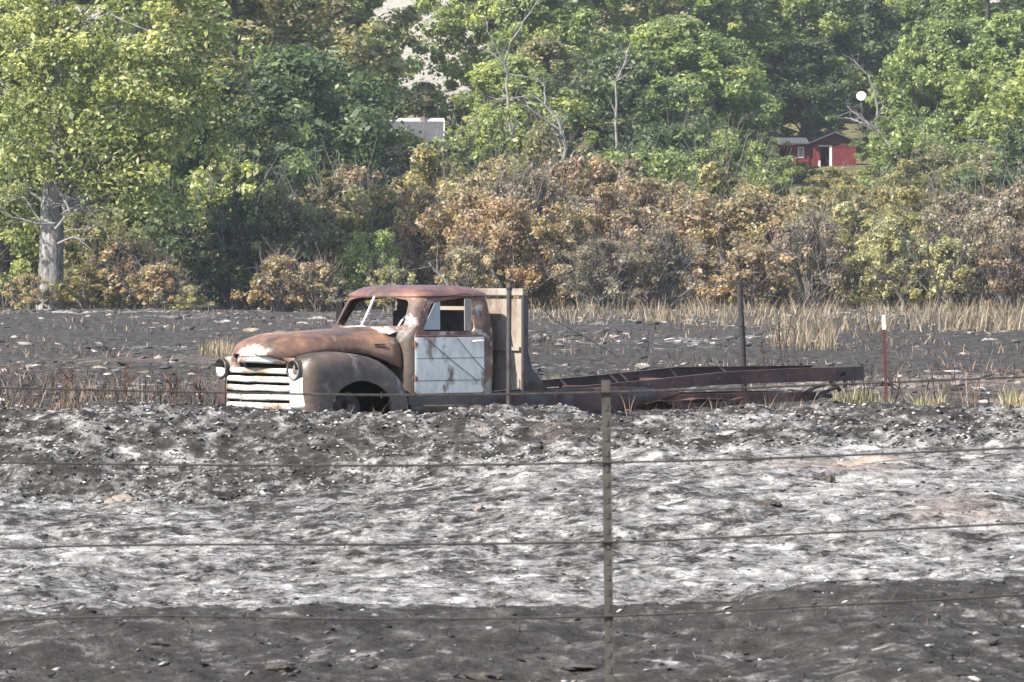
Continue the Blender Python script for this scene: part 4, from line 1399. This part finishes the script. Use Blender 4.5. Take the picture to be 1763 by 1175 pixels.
# ---- grille bars
for i, (zc, hl, th_) in enumerate([(.600, .53, .024), (.502, .595, .026), (.406, .60, .026), (.306, .605, .027), (.205, .61, .030)]):
    rows = []
    rr = np.random.default_rng(40 + i)
    vs = np.linspace(-hl, hl, 25)
    dz_ = np.interp(vs, np.linspace(-hl, hl, 7), rr.normal(0, .003, 7))
    for k in range(9):
        a = -math.pi / 2 + math.pi * k / 8
        rows.append([(.140 - .028 * abs(math.cos(a)) ** .5 + .045 * (v / .6) ** 2, v, zc + dz_[j] + th_ * math.sin(a)) for j, v in enumerate(vs)])
    bm = bmesh.new(); add_loft(bm, rows)
    solid(bm_obj('grille_bar', bm, M['white_front'], truck, 60), .008, 1)
for sgn in (-1, 1):
    rows = [[(.165 + .02 * k, sgn * v, z) for k, v in enumerate((.66, .57, .47, .42))] for z in (.565, .63, .70, .745)]
    rows = [[(x - .06 * (j == 3), y, z) if k_ > 1 else (x, y, z) for k_, (x, y, z) in enumerate(r_)] for j, r_ in enumerate(rows)]
    bm = bmesh.new(); add_loft(bm, rows); solid(bm_obj('grille_surround', bm, M['rust_cab'], truck, 50), .008, 0)
bm = bmesh.new(); add_box(bm, .33, .36, -.56, .56, .12, .70); bm_obj('radiator', bm, M['black'], truck)
for sgn in (-1, 1):
    bm = bmesh.new()
    add_prism(bm, [(.20, .15), (.23, .15), (.30, .66), (.27, .66)], 'y', sgn * .50, sgn * .515)
    bm_obj('grille_support', bm, M['rust_dark'], truck)


# ---- front fenders
def fender(sgn, mat):
    prof = [(.165, .16), (.155, .26), (.15, .38), (.15, .50), (.155, .60), (.17, .665), (.20, .71), (.25, .742), (.33, .768), (.45, .79), (.62, .80), (.76, .797), (.88, .787), (1.0, .77), (1.1, .75), (1.22, .712), (1.32, .66), (1.41, .60), (1.49, .53), (1.55, .46), (1.59, .38), (1.62, .28), (1.635, .16)]
    Cc = Vector((.91, .20))
    rows = []
    for (u, z) in prof:
        P = Vector((u, z)); d = (P - Cc)
        ang = math.atan2(max(d.y, .0) / .285, d.x / .405)
        A = Cc + Vector((.405 * math.cos(ang), .285 * math.sin(ang)))
        if z < .2: A.y = z
        L = (A - P).length; dirn = (A - P).normalized()
        inn = .40 if u > .26 else .60
        r_ = [(u, sgn * inn, z - .02 if u > .3 else z)]
        for v, off in ((max(.52, inn + .015), 0), (.64, 0), (.73, .004), (.79, .016), (.835, .036), (.87, .07), (.892, .115), (.905, .17)):
            o_ = min(off, L * .6)
            q = P + dirn * o_
            r_.append((q.x, sgn * v, q.y))
        m_ = (P + dirn * max(.17, L * .62)) if L > .3 else P + dirn * L * .75
        r_.append((m_.x, sgn * .908, m_.y)); r_.append((A.x, sgn * .905, A.y))
        lip_ = A + dirn * .0
        r_.append((lip_.x, sgn * .87, lip_.y))
        rows.append(r_)
    bm = bmesh.new(); add_loft(bm, rows)
    o = bm_obj('front_fender', bm, mat, truck, 55)
    dent(o, .018, .3, 511 + sgn)
    solid(o, .008, 0)
    hole = cutter([(sgn * .685 + .108 * math.cos(a), .612 + .110 * math.sin(a)) for a in [2 * math.pi * q / 28 for q in range(28)]], 'x', .02, .34)
    raw = o
    o = boolean(raw, [('DIFFERENCE', hole)], 'front_fender', mat, truck, 55)
    bpy.data.objects.remove(raw); bpy.data.objects.remove(hole)
    o.name = 'front_fender'
    # inner fender apron
    bm = bmesh.new(); add_box(bm, .35, 1.6, sgn * .46 - .01, sgn * .46 + .01, .1, .76); bm_obj('fender_apron', bm, M['black'], truck)
    # white panel below the headlamp
    rows = []
    for z in np.linspace(.17, .53, 7):
        rows.append([(.135 + (.03 if z < .2 else 0) + .10 * max(0, (v - .70) / .16) ** 2.2, sgn * v, z) for v in np.linspace(.612, .86, 9)])
    bm = bmesh.new(); add_loft(bm, rows)
    if sgn < 0:
        solid(bm_obj('valance', bm, M['white_panel'], truck, 50), .01, 0)
    else:
        solid(bm_obj('valance', bm, M['rust_dark'], truck, 50), .01, 0)
    # headlamp: rim and empty bowl, its shaded top put into a dark colour
    hl = empty('headlight', (0, 0, 0)); hl.parent = truck; hl.location = (.150, sgn * .685, .612)
    bm = bmesh.new()
    rows = []
    for (du, r) in ((.06, .106), (-.005, .116), (-.03, .114), (-.036, .105), (-.028, .097)):
        rows.append([(du, r * .97 * math.cos(a), r * math.sin(a)) for a in [2 * math.pi * q / 28 for q in range(28)]])
    add_loft(bm, rows, close=True); bm_obj('bezel', bm, M['rust_dark' if sgn > 0 else 'rust_fender'], hl, 50)
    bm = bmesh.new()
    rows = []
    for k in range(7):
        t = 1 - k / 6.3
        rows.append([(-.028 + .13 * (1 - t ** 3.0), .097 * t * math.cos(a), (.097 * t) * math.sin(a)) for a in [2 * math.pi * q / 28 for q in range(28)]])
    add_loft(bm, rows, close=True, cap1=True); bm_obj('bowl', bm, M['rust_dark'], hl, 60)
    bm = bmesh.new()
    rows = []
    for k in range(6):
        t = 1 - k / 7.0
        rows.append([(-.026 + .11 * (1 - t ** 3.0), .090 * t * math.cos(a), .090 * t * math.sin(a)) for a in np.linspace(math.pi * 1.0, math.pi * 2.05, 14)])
    add_loft(bm, rows); solid(bm_obj('reflector', bm, M['white_paint'], hl, 60), .003)  # white half shell added below for the sunlit part of the bowl
    return o


fender(-1, M['rust_fender'])
fender(1, M['rust_fender'])
# hub and stub axle in the empty wheel arch
for sgn in (-1, 1):
    bm = bmesh.new()
    add_tube(bm, [(.91, sgn * .50, .17), (.91, sgn * .62, .17), (.91, sgn * .63, .17), (.91, sgn * .72, .17)], [.19, .19, .10, .07], 20)
    bm_obj('brake_drum', bm, M['rust_dark'], truck, 40)
bm = bmesh.new(); add_tube(bm, [(.91, -.5, .17), (.91, .5, .17)], .04, 8); bm_obj('front_axle', bm, M['rust_dark'], truck, 60)
# running boards
for sgn in (-1, 1):
    bm = bmesh.new()
    add_prism(bm, [(.74, .12), (.83, .12), (.845, .15), (.845, .19), (.80, .205), (.795, .31), (.76, .31)] if sgn > 0 else [(-.74, .12), (-.83, .12), (-.845, .15), (-.845, .19), (-.80, .205), (-.795, .31), (-.76, .31)], 'x', 1.64, 2.9)
    bm_obj('running_board', bm, M['rust_fender'], truck, 40)
# far mirror
bm = bmesh.new(); add_box(bm, 1.99, 2.03, .90, 1.02, 1.09, 1.35, .012); add_tube(bm, [(1.9, .76, 1.08), (2.01, .96, 1.12)], .012, 6); add_tube(bm, [(1.98, .70, 1.38), (2.01, .96, 1.34)], .01, 6)
bm_obj('side_mirror', bm, M['black'], truck)

# ---- headboard behind the cab
hb = empty('headboard', (0, 0, 0)); hb.parent = truck
bm = bmesh.new(); add_box(bm, 3.18, 3.20, -.925, .925, .36, 1.385); bm_obj('panel', bm, M['headboard'], hb)
bm = bmesh.new(); add_box(bm, 3.15, 3.21, -.96, .96, 1.425, 1.505, .01); bm_obj('top_beam', bm, M['headboard'], hb)
for sgn in (-1, 1):
    bm = bmesh.new(); add_box(bm, 3.16, 3.23, sgn * .945 - .02, sgn * .945 + .02, .34, 1.425); bm_obj('upright', bm, M['rust_dark'], hb)
    bm = bmesh.new(); add_prism(bm, [(3.23, .34), (3.56, .34), (3.30, .60), (3.25, .78), (3.23, .78)], 'y', sgn * .93, sgn * .945); bm_obj('gusset', bm, M['rust_dark'], hb)
bm = bmesh.new(); add_box(bm, 3.145, 3.178, -.90, .90, .80, .84); bm_obj('stiffener', bm, M['headboard'], hb)


# ---- chassis and bed rails
def channel(bm, pts, v, hgt, th=.008, fl=.07, sgn=-1):
    """C channel along pts [(u,z_top)], web at v, flanges pointing away from the web on the far side"""
    outer = [(0, 0), (fl, 0), (fl, -th), (th, -th), (th, 1), (fl, 1), (fl, 2), (0, 2)]
    rows = []
    for (u, z), h in zip(pts, hgt):
        sec = [(0, z), (fl, z), (fl, z - th), (th, z - th), (th, z - h + th), (fl, z - h + th), (fl, z - h), (0, z - h)]
        rows.append([(u, v - sgn * a, b) for a, b in sec])
    add_loft(bm, rows, close=True, cap0=True, cap1=True)


for sgn in (-1, 1):
    bm = bmesh.new()
    channel(bm, [(.3, .30), (1.6, .30), (3.0, .275), (4.4, .255), (6.0, .25), (7.4, .25), (8.15, .245)], sgn * .43, [.12, .18, .21, .20, .17, .13, .10], sgn=sgn)
    bm_obj('chassis_rail', bm, M['rust_red'], truck, 40)
    dz_ = .045 if sgn > 0 else 0
    bm = bmesh.new()
    channel(bm, [(3.22, .335), (4.3, .362 + dz_), (5.5, .43 + dz_), (6.64, .505 + dz_), (7.8, .535 + dz_ * .3), (8.9, .545)], sgn * .47, [.05, .075, .12, .15, .165, .17], sgn=sgn, fl=.06)
    br = bm_obj('bed_rail', bm, M['rust_frame'], truck, 40)
    bm = bmesh.new(); add_tube(bm, [(8.55, sgn * .475, .46), (8.55, sgn * .49, .46)], .03, 10); bm_obj('bolt', bm, M['black'], br)
for u, zz in ((3.6, .31), (4.9, .36), (6.1, .43), (7.3, .47), (8.86, .49)):
    bm = bmesh.new(); add_box(bm, u - .04, u + .04, -.462, .462, zz - .08, zz, .004); bm_obj('cross_member', bm, M['rust_frame'], truck)
for u, zz in ((4.85, .425), (5.62, .47), (5.78, .48), (6.55, .53), (7.35, .555)):
    bm = bmesh.new(); add_prism(bm, [(u, zz), (u + .03, zz + .012), (u + .16, zz - .085), (u + .13, zz - .10)], 'y', .452, .462); bm_obj('bracket', bm, M['headboard'], truck)
for k in range(14):
    u = 3.6 + k * .37
    if k == 0:
        bm = bmesh.new(); add_tube(bm, [(0, -.478, 0), (0, -.470, 0)], [.010, .014], 7); rv = bm_obj('rivet', bm, M['rust_red'], truck); rvm = rv.data
    else:
        rv = link(bpy.data.objects.new('rivet', rvm), truck)
    rv.location = (u, 0, float(np.interp(u, [3.22, 4.3, 5.5, 6.64, 7.8, 8.9], [.31, .325, .37, .43, .455, .46])))
# side sill plate of the bed, sagging between cab and rear axle
bm = bmesh.new()
rows = []
for u, z1, z0 in ((2.98, .31, .06), (3.6, .325, .04), (4.4, .345, .03), (4.9, .352, .05), (5.3, .34, .14), (5.8, .30, .24)):
    rows.append([(u, -.60, z0), (u, -.612, z0 + .03), (u, -.612, z1 - .03), (u, -.60, z1), (u, -.50, z1)])
add_loft(bm, rows); solid(bm_obj('side_sill', bm, M['rust_frame'], truck, 40), .008, 0)
# rear springs, shackles and axle
for sgn in (-1, 1):
    for k in range(4):
        L = .66 - .12 * k
        pts = [(6.15 + L * t, sgn * .60, .155 - .028 * k + .06 * (t * t) * (L / .66) - .02) for t in (-1, -.6, -.2, .2, .6, 1)]
        bm = bmesh.new()
        rows = [[(p[0], p[1] - .035, p[2] - .012), (p[0], p[1] + .035, p[2] - .012), (p[0], p[1] + .035, p[2] + .012), (p[0], p[1] - .035, p[2] + .012)] for p in pts]
        add_loft(bm, rows, close=True, cap0=True, cap1=True)
        bm_obj('spring_leaf', bm, M['rust_red'], truck)
bm = bmesh.new(); add_tube(bm, [(6.15, -.75, .05), (6.15, -.2, .05), (6.15, 0, .05), (6.15, .2, .05), (6.15, .75, .05)], [.05, .06, .15, .06, .05], 12); bm_obj('rear_axle', bm, M['rust_dark'], truck, 50)
for j, (u0, z0, u1, z1) in enumerate(((7.95, .24, 8.25, .33), (8.2, .20, 8.45, .30), (8.35, .36, 8.5, .26), (8.62, .38, 8.58, .28), (8.1, .17, 8.35, .19), (8.75, .38, 8.7, .31))):
    bm = bmesh.new(); add_tube(bm, [(u0, -.46 + .03 * (j % 2), z0), ((u0 + u1) / 2, -.48, (z0 + z1) / 2 + .02), (u1, -.47, z1)], [.028, .022, .03], 6)
    bm_obj('shackle', bm, M['rust_dark'], truck, 50)
bm = bmesh.new()
rows = [[(u, v, z + .01 * math.sin(u * 9 + v * 7)) for v in np.linspace(-.62, -.44, 4)] for u, z in ((5.25, .16), (5.5, .19), (5.8, .185), (6.1, .2), (6.5, .2), (6.75, .17))]
add_loft(bm, rows); solid(bm_obj('torn_plate', bm, M['rust_red'], truck, 50), .012)

# ================================================================ FENCES
NF = 'near fence along the road'


def tee_post(name, base, h, mat, label, group=None, lean=(0, 0), cap=None, wdt=.034, cat='fence post'):
    rt = empty(name, base); tag(rt, label, cat, group)
    rt.rotation_euler = (lean[1], lean[0], 0)
    bm = bmesh.new()
    f_ = wdt / 2
    add_prism(bm, [(-f_, 0), (-f_, -.005), (f_, -.005), (f_, 0), (.004, 0), (.004, .03), (-.004, .03), (-.004, 0)], 'z', -.45, h)
    bm_obj('shaft', bm, mat, rt)
    for k in range(int(h / .055)):
        bm = None
    bm = bmesh.new()
    for k in range(int((h - .05) / .054)):
        add_box(bm, -.006, .006, -.008, -.0052, .05 + k * .054, .07 + k * .054)
    o = bm_obj('stud_row', bm, mat, rt)
    if cap:
        bm = bmesh.new()
        add_prism(bm, [(-f_ - .003, .004), (-f_ - .003, -.009), (f_ + .003, -.009), (f_ + .003, .004), (.008, .004), (.008, .034), (-.008, .034), (-.008, .004)], 'z', h - .17, h + .004)
        bm_obj('painted_tip', bm, M['white_paint'], rt)
    return rt


DP = 17.0
ptop = at(1043, 655, DP)
pb = Vector((at(1051, 1300, DP).x, DP, hz(at(1051, 1300, DP).x, DP)))
post = tee_post('fence_post', pb, ptop.z - pb.z, M['post_steel'], 'blurred weathered steel post in front, crossing the picture beside the truck frame', NF, ((ptop.x - pb.x) / (ptop.z - pb.z), 0), None, .031)


def wire(D, pts, label, rad=.0042, seed=0):
    """strand through (px,py,depth offset) points with sag and barbs"""
    r = np.random.default_rng(seed)
    P = [at(px, py, D + dd) + Vector((0, dd * 0, 0)) for px, py, dd in pts]
    o0 = P[len(P) // 2]
    # Catmull-Rom
    Q = []
    for i in range(len(P) - 1):
        p0, p1, p2, p3 = P[max(i - 1, 0)], P[i], P[i + 1], P[min(i + 2, len(P) - 1)]
        for k in range(24):
            t = k / 24
            Q.append(.5 * ((2 * p1) + (p2 - p0) * t + (2 * p0 - 5 * p1 + 4 * p2 - p3) * t * t + (3 * p1 - p0 - 3 * p2 + p3) * t ** 3))
    Q.append(P[-1])
    Q = [q - o0 for q in Q]
    bm = bmesh.new()
    add_tube(bm, Q, rad, 5)
    L = 0; nxt = .08
    for a, b in zip(Q[:-1], Q[1:]):
        L += (b - a).length
        if L > nxt:
            nxt += .125 + r.uniform(-.01, .01)
            for _ in range(2):
                e = Vector((r.normal(0, .3), r.normal(0, 1), r.normal(0, 1))).normalized() * .012
                add_tube(bm, [b - e, b + e], .0013, 4)
    o = bm_obj('barbed_wire', bm, M['wire'], None)
    o.location = o0
    tag(o, label, 'wire', NF)


DW = DP - .012
wire(DW, [(-250, 664, 0), (0, 668, 0), (350, 676, 0), (700, 681, 0), (1044, 676, 0), (1400, 664, .0), (2000, 640, 0)], 'top barbed wire of the near fence, passing across the grille', seed=1)
wire(DW, [(-250, 793, 0), (0, 797, 0), (300, 801, 0), (700, 802, 0), (1046, 797, 0), (1400, 787, 0), (2000, 760, 0)], 'second barbed wire from the top, over the ash bank', seed=2)
wire(DW, [(-250, 955, 0), (0, 945, 0), (260, 939, 0), (700, 938, 0), (1048, 934, 0), (1300, 924, 0), (2000, 890, 0)], 'third barbed wire from the top, over the white ash', seed=3)
wire(DW, [(-250, 1090, 0), (0, 1071, 0), (250, 1062, 0), (640, 1067, 0), (1050, 1062, 0), (1400, 1045, 0), (2000, 1012, 0)], 'lowest barbed wire, along the edge of the dark foreground', seed=4)

FF = 'far fence posts around the truck'
x = wx(876, 52.6); b = Vector((x, 52.6, hz(x, 52.6)))
pt = empty('steel_stake', b); tag(pt, 'dark rusty steel stake with knobbed top in front of the headboard', 'fence post', FF)
h_ = at(0, 489, 52.6).z - b.z
bm = bmesh.new(); add_tube(bm, [(0, 0, -.3), (0, 0, h_ * .5), (.004, 0, h_ - .06)], .027, 10); bm_obj('shaft', bm, M['rust_dark'], pt, 60)
bm = bmesh.new(); add_tube(bm, [(.004, 0, h_ - .07), (.004, 0, h_ - .05), (.004, 0, h_ - .015), (.004, 0, h_)], [.028, .037, .034, .018], 10); bm_obj('cap', bm, M['rust_dark'], pt, 60)
x = wx(1281, 68); b = Vector((x, 68, hz(x, 68)))
tp = at(1273, 490, 68)
pt = empty('charred_post', b); tag(pt, 'charred dark post leaning left behind the truck frame', 'fence post', FF)
dx = tp.x - b.x
bm = bmesh.new(); h_ = tp.z - b.z
add_tube(bm, [(-dx * .2, 0, -.3), (0, 0, 0), (dx * .5 + .01, 0, h_ * .5), (dx, 0, h_ - .01), (dx, 0, h_)], [.05, .046, .042, .038, .03], 9)
bm_obj('shaft', bm, M['char_wood'], pt, 50)
bm = bmesh.new(); add_tube(bm, [(dx * .62 - .045, -.03, h_ * .62), (dx * .62, -.048, h_ * .62 + .005), (dx * .62 + .045, -.03, h_ * .62)], .004, 5); bm_obj('staple', bm, M['wire'], pt)
x = wx(1527, 57.5); b = Vector((x, 57.5, hz(x, 57.5)))
tp = at(1521, 543, 57.5)
tee_post('fence_post', b, tp.z - b.z, M['post_red'], 'red steel post with white painted tip right of the truck frame', FF, ((tp.x - b.x) / (tp.z - b.z), 0), True, .038)
# slack cable from the headboard top to the ground
D = 57.2
P = [at(904, 512, 56.2), at(930, 528, 57), at(955, 552, 58), at(1000, 577, 60), at(1060, 612, 62.5)]
o0 = P[0]
bm = bmesh.new(); add_tube(bm, [p - o0 for p in P] , .005, 5); o = bm_obj('slack_cable', bm, M['wire'], None); o.location = o0
tag(o, 'thin slack cable slanting down from the headboard corner into the field', 'cable')
for a_, b_, lab in (((733, 582), (822, 656), 'thin slanting wire crossing the white door'), ((788, 583), (836, 640), 'shorter slanting wire near the rear edge of the white door')):
    p0, p1 = at(a_[0], a_[1], 54.05), at(b_[0], b_[1], 54.35)
    # lies just off the door skin
    def on_door(px, py):
        c_, s_ = math.cos(TH), math.sin(TH); v = -.80
        r_ = (px - W0 / 2) / FPX; X0 = truck.location.x
        u = (r_ * (54 + v * c_) - X0 + v * s_) / (c_ - r_ * s_)
        return Vector((X0 + u * c_ - v * s_, 54 + u * s_ + v * c_, ZC - (py - YH) / FPX * (54 + u * s_ + v * c_)))
    q0, q1 = on_door(*a_), on_door(*b_)
    bm = bmesh.new(); add_tube(bm, [Vector((0, 0, 0)), (q1 - q0) * .5 + Vector((0, 0, -.01)), q1 - q0], .0036, 5)
    o = bm_obj('loose_wire', bm, M['wire'], None); o.location = q0
    tag(o, lab, 'wire', 'loose wires on the truck door')

# ================================================================ SMALL THINGS
# scorched tall weeds behind the frame
wr = np.random.default_rng(61)
for px, D, h, lab in ((1318, 72, 1.05, 'thin scorched weed stalk right of the leaning post'), (1345, 78, 1.3, 'tall scorched weed with two stems behind the frame'), (1362, 75, 1.25, 'scorched weed leaning right beside the tall two-stemmed weed'),
                      (1492, 60.5, .55, 'low scorched weed at the tail end of the frame'), (1538, 60, .5, 'short scorched weed right beside the red steel post'), (345, 60, .5, 'reddish scorched weed left of the truck grille'),
                      (300, 61, .42, 'small scorched weed well left of the truck grille'), (215, 62, .5, 'scorched weed in the reddish stubble at left'), (110, 62, .5, 'scorched weed near the left edge beyond the bank')):
    x = wx(px, D)
    rt = empty('scorched_weed', (x, D, hz(x, D))); tag(rt, lab, 'weed', 'scorched weeds in the field')
    for s_ in range(3):
        bm = bmesh.new()
        l = wr.normal(0, .12, 2) * h; hh = h * wr.uniform(.65, 1)
        pts = [Vector((wr.normal(0, .03), wr.normal(0, .03), -.05)), Vector((l[0] * .4, l[1] * .4, hh * .5)), Vector((l[0], l[1], hh))]
        add_tube(bm, pts, [.014, .010, .004], 5)
        for q in range(7):
            t = wr.uniform(.35, 1); p = pts[1].lerp(pts[2], max(0, t * 2 - 1)) if t > .5 else pts[0].lerp(pts[1], t * 2)
            e = p + Vector((wr.normal(0, .09), wr.normal(0, .09), wr.uniform(.04, .16)))
            add_tube(bm, [p, e], [.007, .003], 4)
        bm_obj('stem', bm, M['bark_dark'] if px > 400 else M['red_stem'], rt)

# charred branch lying in the field left of the truck
b0, b1 = at(262, 630, 86), at(296, 652, 84)
bm = bmesh.new(); add_tube(bm, [Vector((0, 0, 0)), (b1 - b0) * .5 + Vector((0, 0, .03)), b1 - b0], [.05, .07, .05], 7); add_tube(bm, [(b1 - b0) * .4, (b1 - b0) * .4 + Vector((.25, 0, -.1))], [.03, .012], 5)
o = bm_obj('charred_branch', bm, M['char_wood'], None, 50); o.location = b0
tag(o, 'short charred black branch lying in the field left of the truck', 'branch')

# clods in the foreground
for i, (px, py, w, h, D, mat, lab) in enumerate([
    (487, 1170, 60, 18, 20.2, 'dark_clod', 'dark charred clod at the bottom edge left of centre'),
    (828, 1168, 74, 18, 20.2, 'dark_clod', 'dark charred clod at the bottom edge near the centre'),
    (985, 1166, 80, 9, 20.4, 'dark_clod', 'dark flat earth clod at the bottom edge beside the fence post'),
    (756, 1048, 24, 22, 27.4, 'dark_clod', 'small charred stump on the white ash'),
    (1322, 905, 40, 14, 37.5, 'dark_clod', 'dark clod with white ash beside it at right'),
    (1430, 842, 14, 18, 40.0, 'dark_clod', 'small upright charred clod below the tan patch'),
    (1500, 818, 110, 26, 41.5, 'tan_rock', 'broad low tan earth mound at right of the bank'),
    (1735, 764, 20, 8, 44.5, 'pale_rock', 'white ash lump at the right end of the bank'),
    (1610, 972, 14, 8, 32.5, 'pale_rock', 'small white ash lump on the grey ash at right'),
    (252, 785, 18, 14, 44.6, 'pale_rock', 'pale ash lump on the left face of the bank'),
    (205, 845, 50, 24, 43.6, 'tan_rock', 'tan crumbling clod at the left foot of the bank'),
    (826, 895, 22, 12, 38.4, 'tan_rock', 'tan clod on the grey ash near the middle'),
    (713, 711, 22, 8, 46.0, 'dark_clod', 'black charred lump on the bank crest below the truck door'),
]):
    s_ = FPX / D
    x = wx(px, D)
    z = float(Hfull(np.array([x]), np.array([D]))[0])
    rock('clod', (x, D, z + h / s_ * .12), (w / s_ / 2, w / s_ / 2.3, h / s_ * .55), M[mat], 400 + i, lab, 'clod', 'clods on the ash', 3, .4)

# ================================================================ AIR
bm = bmesh.new()
add_box(bm, -1500, 1500, -60, 2700, -2.5, 240)
hzo = bm_obj('haze', bm, None)
hm = bpy.data.materials.new('haze'); hm.use_nodes = True
hm.node_tree.nodes.clear()
ho = hm.node_tree.nodes.new('ShaderNodeOutputMaterial'); hv = hm.node_tree.nodes.new('ShaderNodeVolumePrincipled')
hv.inputs['Color'].default_value = (.82, .88, .95, 1)
hv.inputs['Density'].default_value = .00018
hv.inputs['Anisotropy'].default_value = .2
hm.node_tree.links.new(hv.outputs[0], ho.inputs['Volume'])
hzo.data.materials.append(hm)
tag(hzo, 'thin bluish smoke haze in the air over the field', 'haze', kind='stuff')
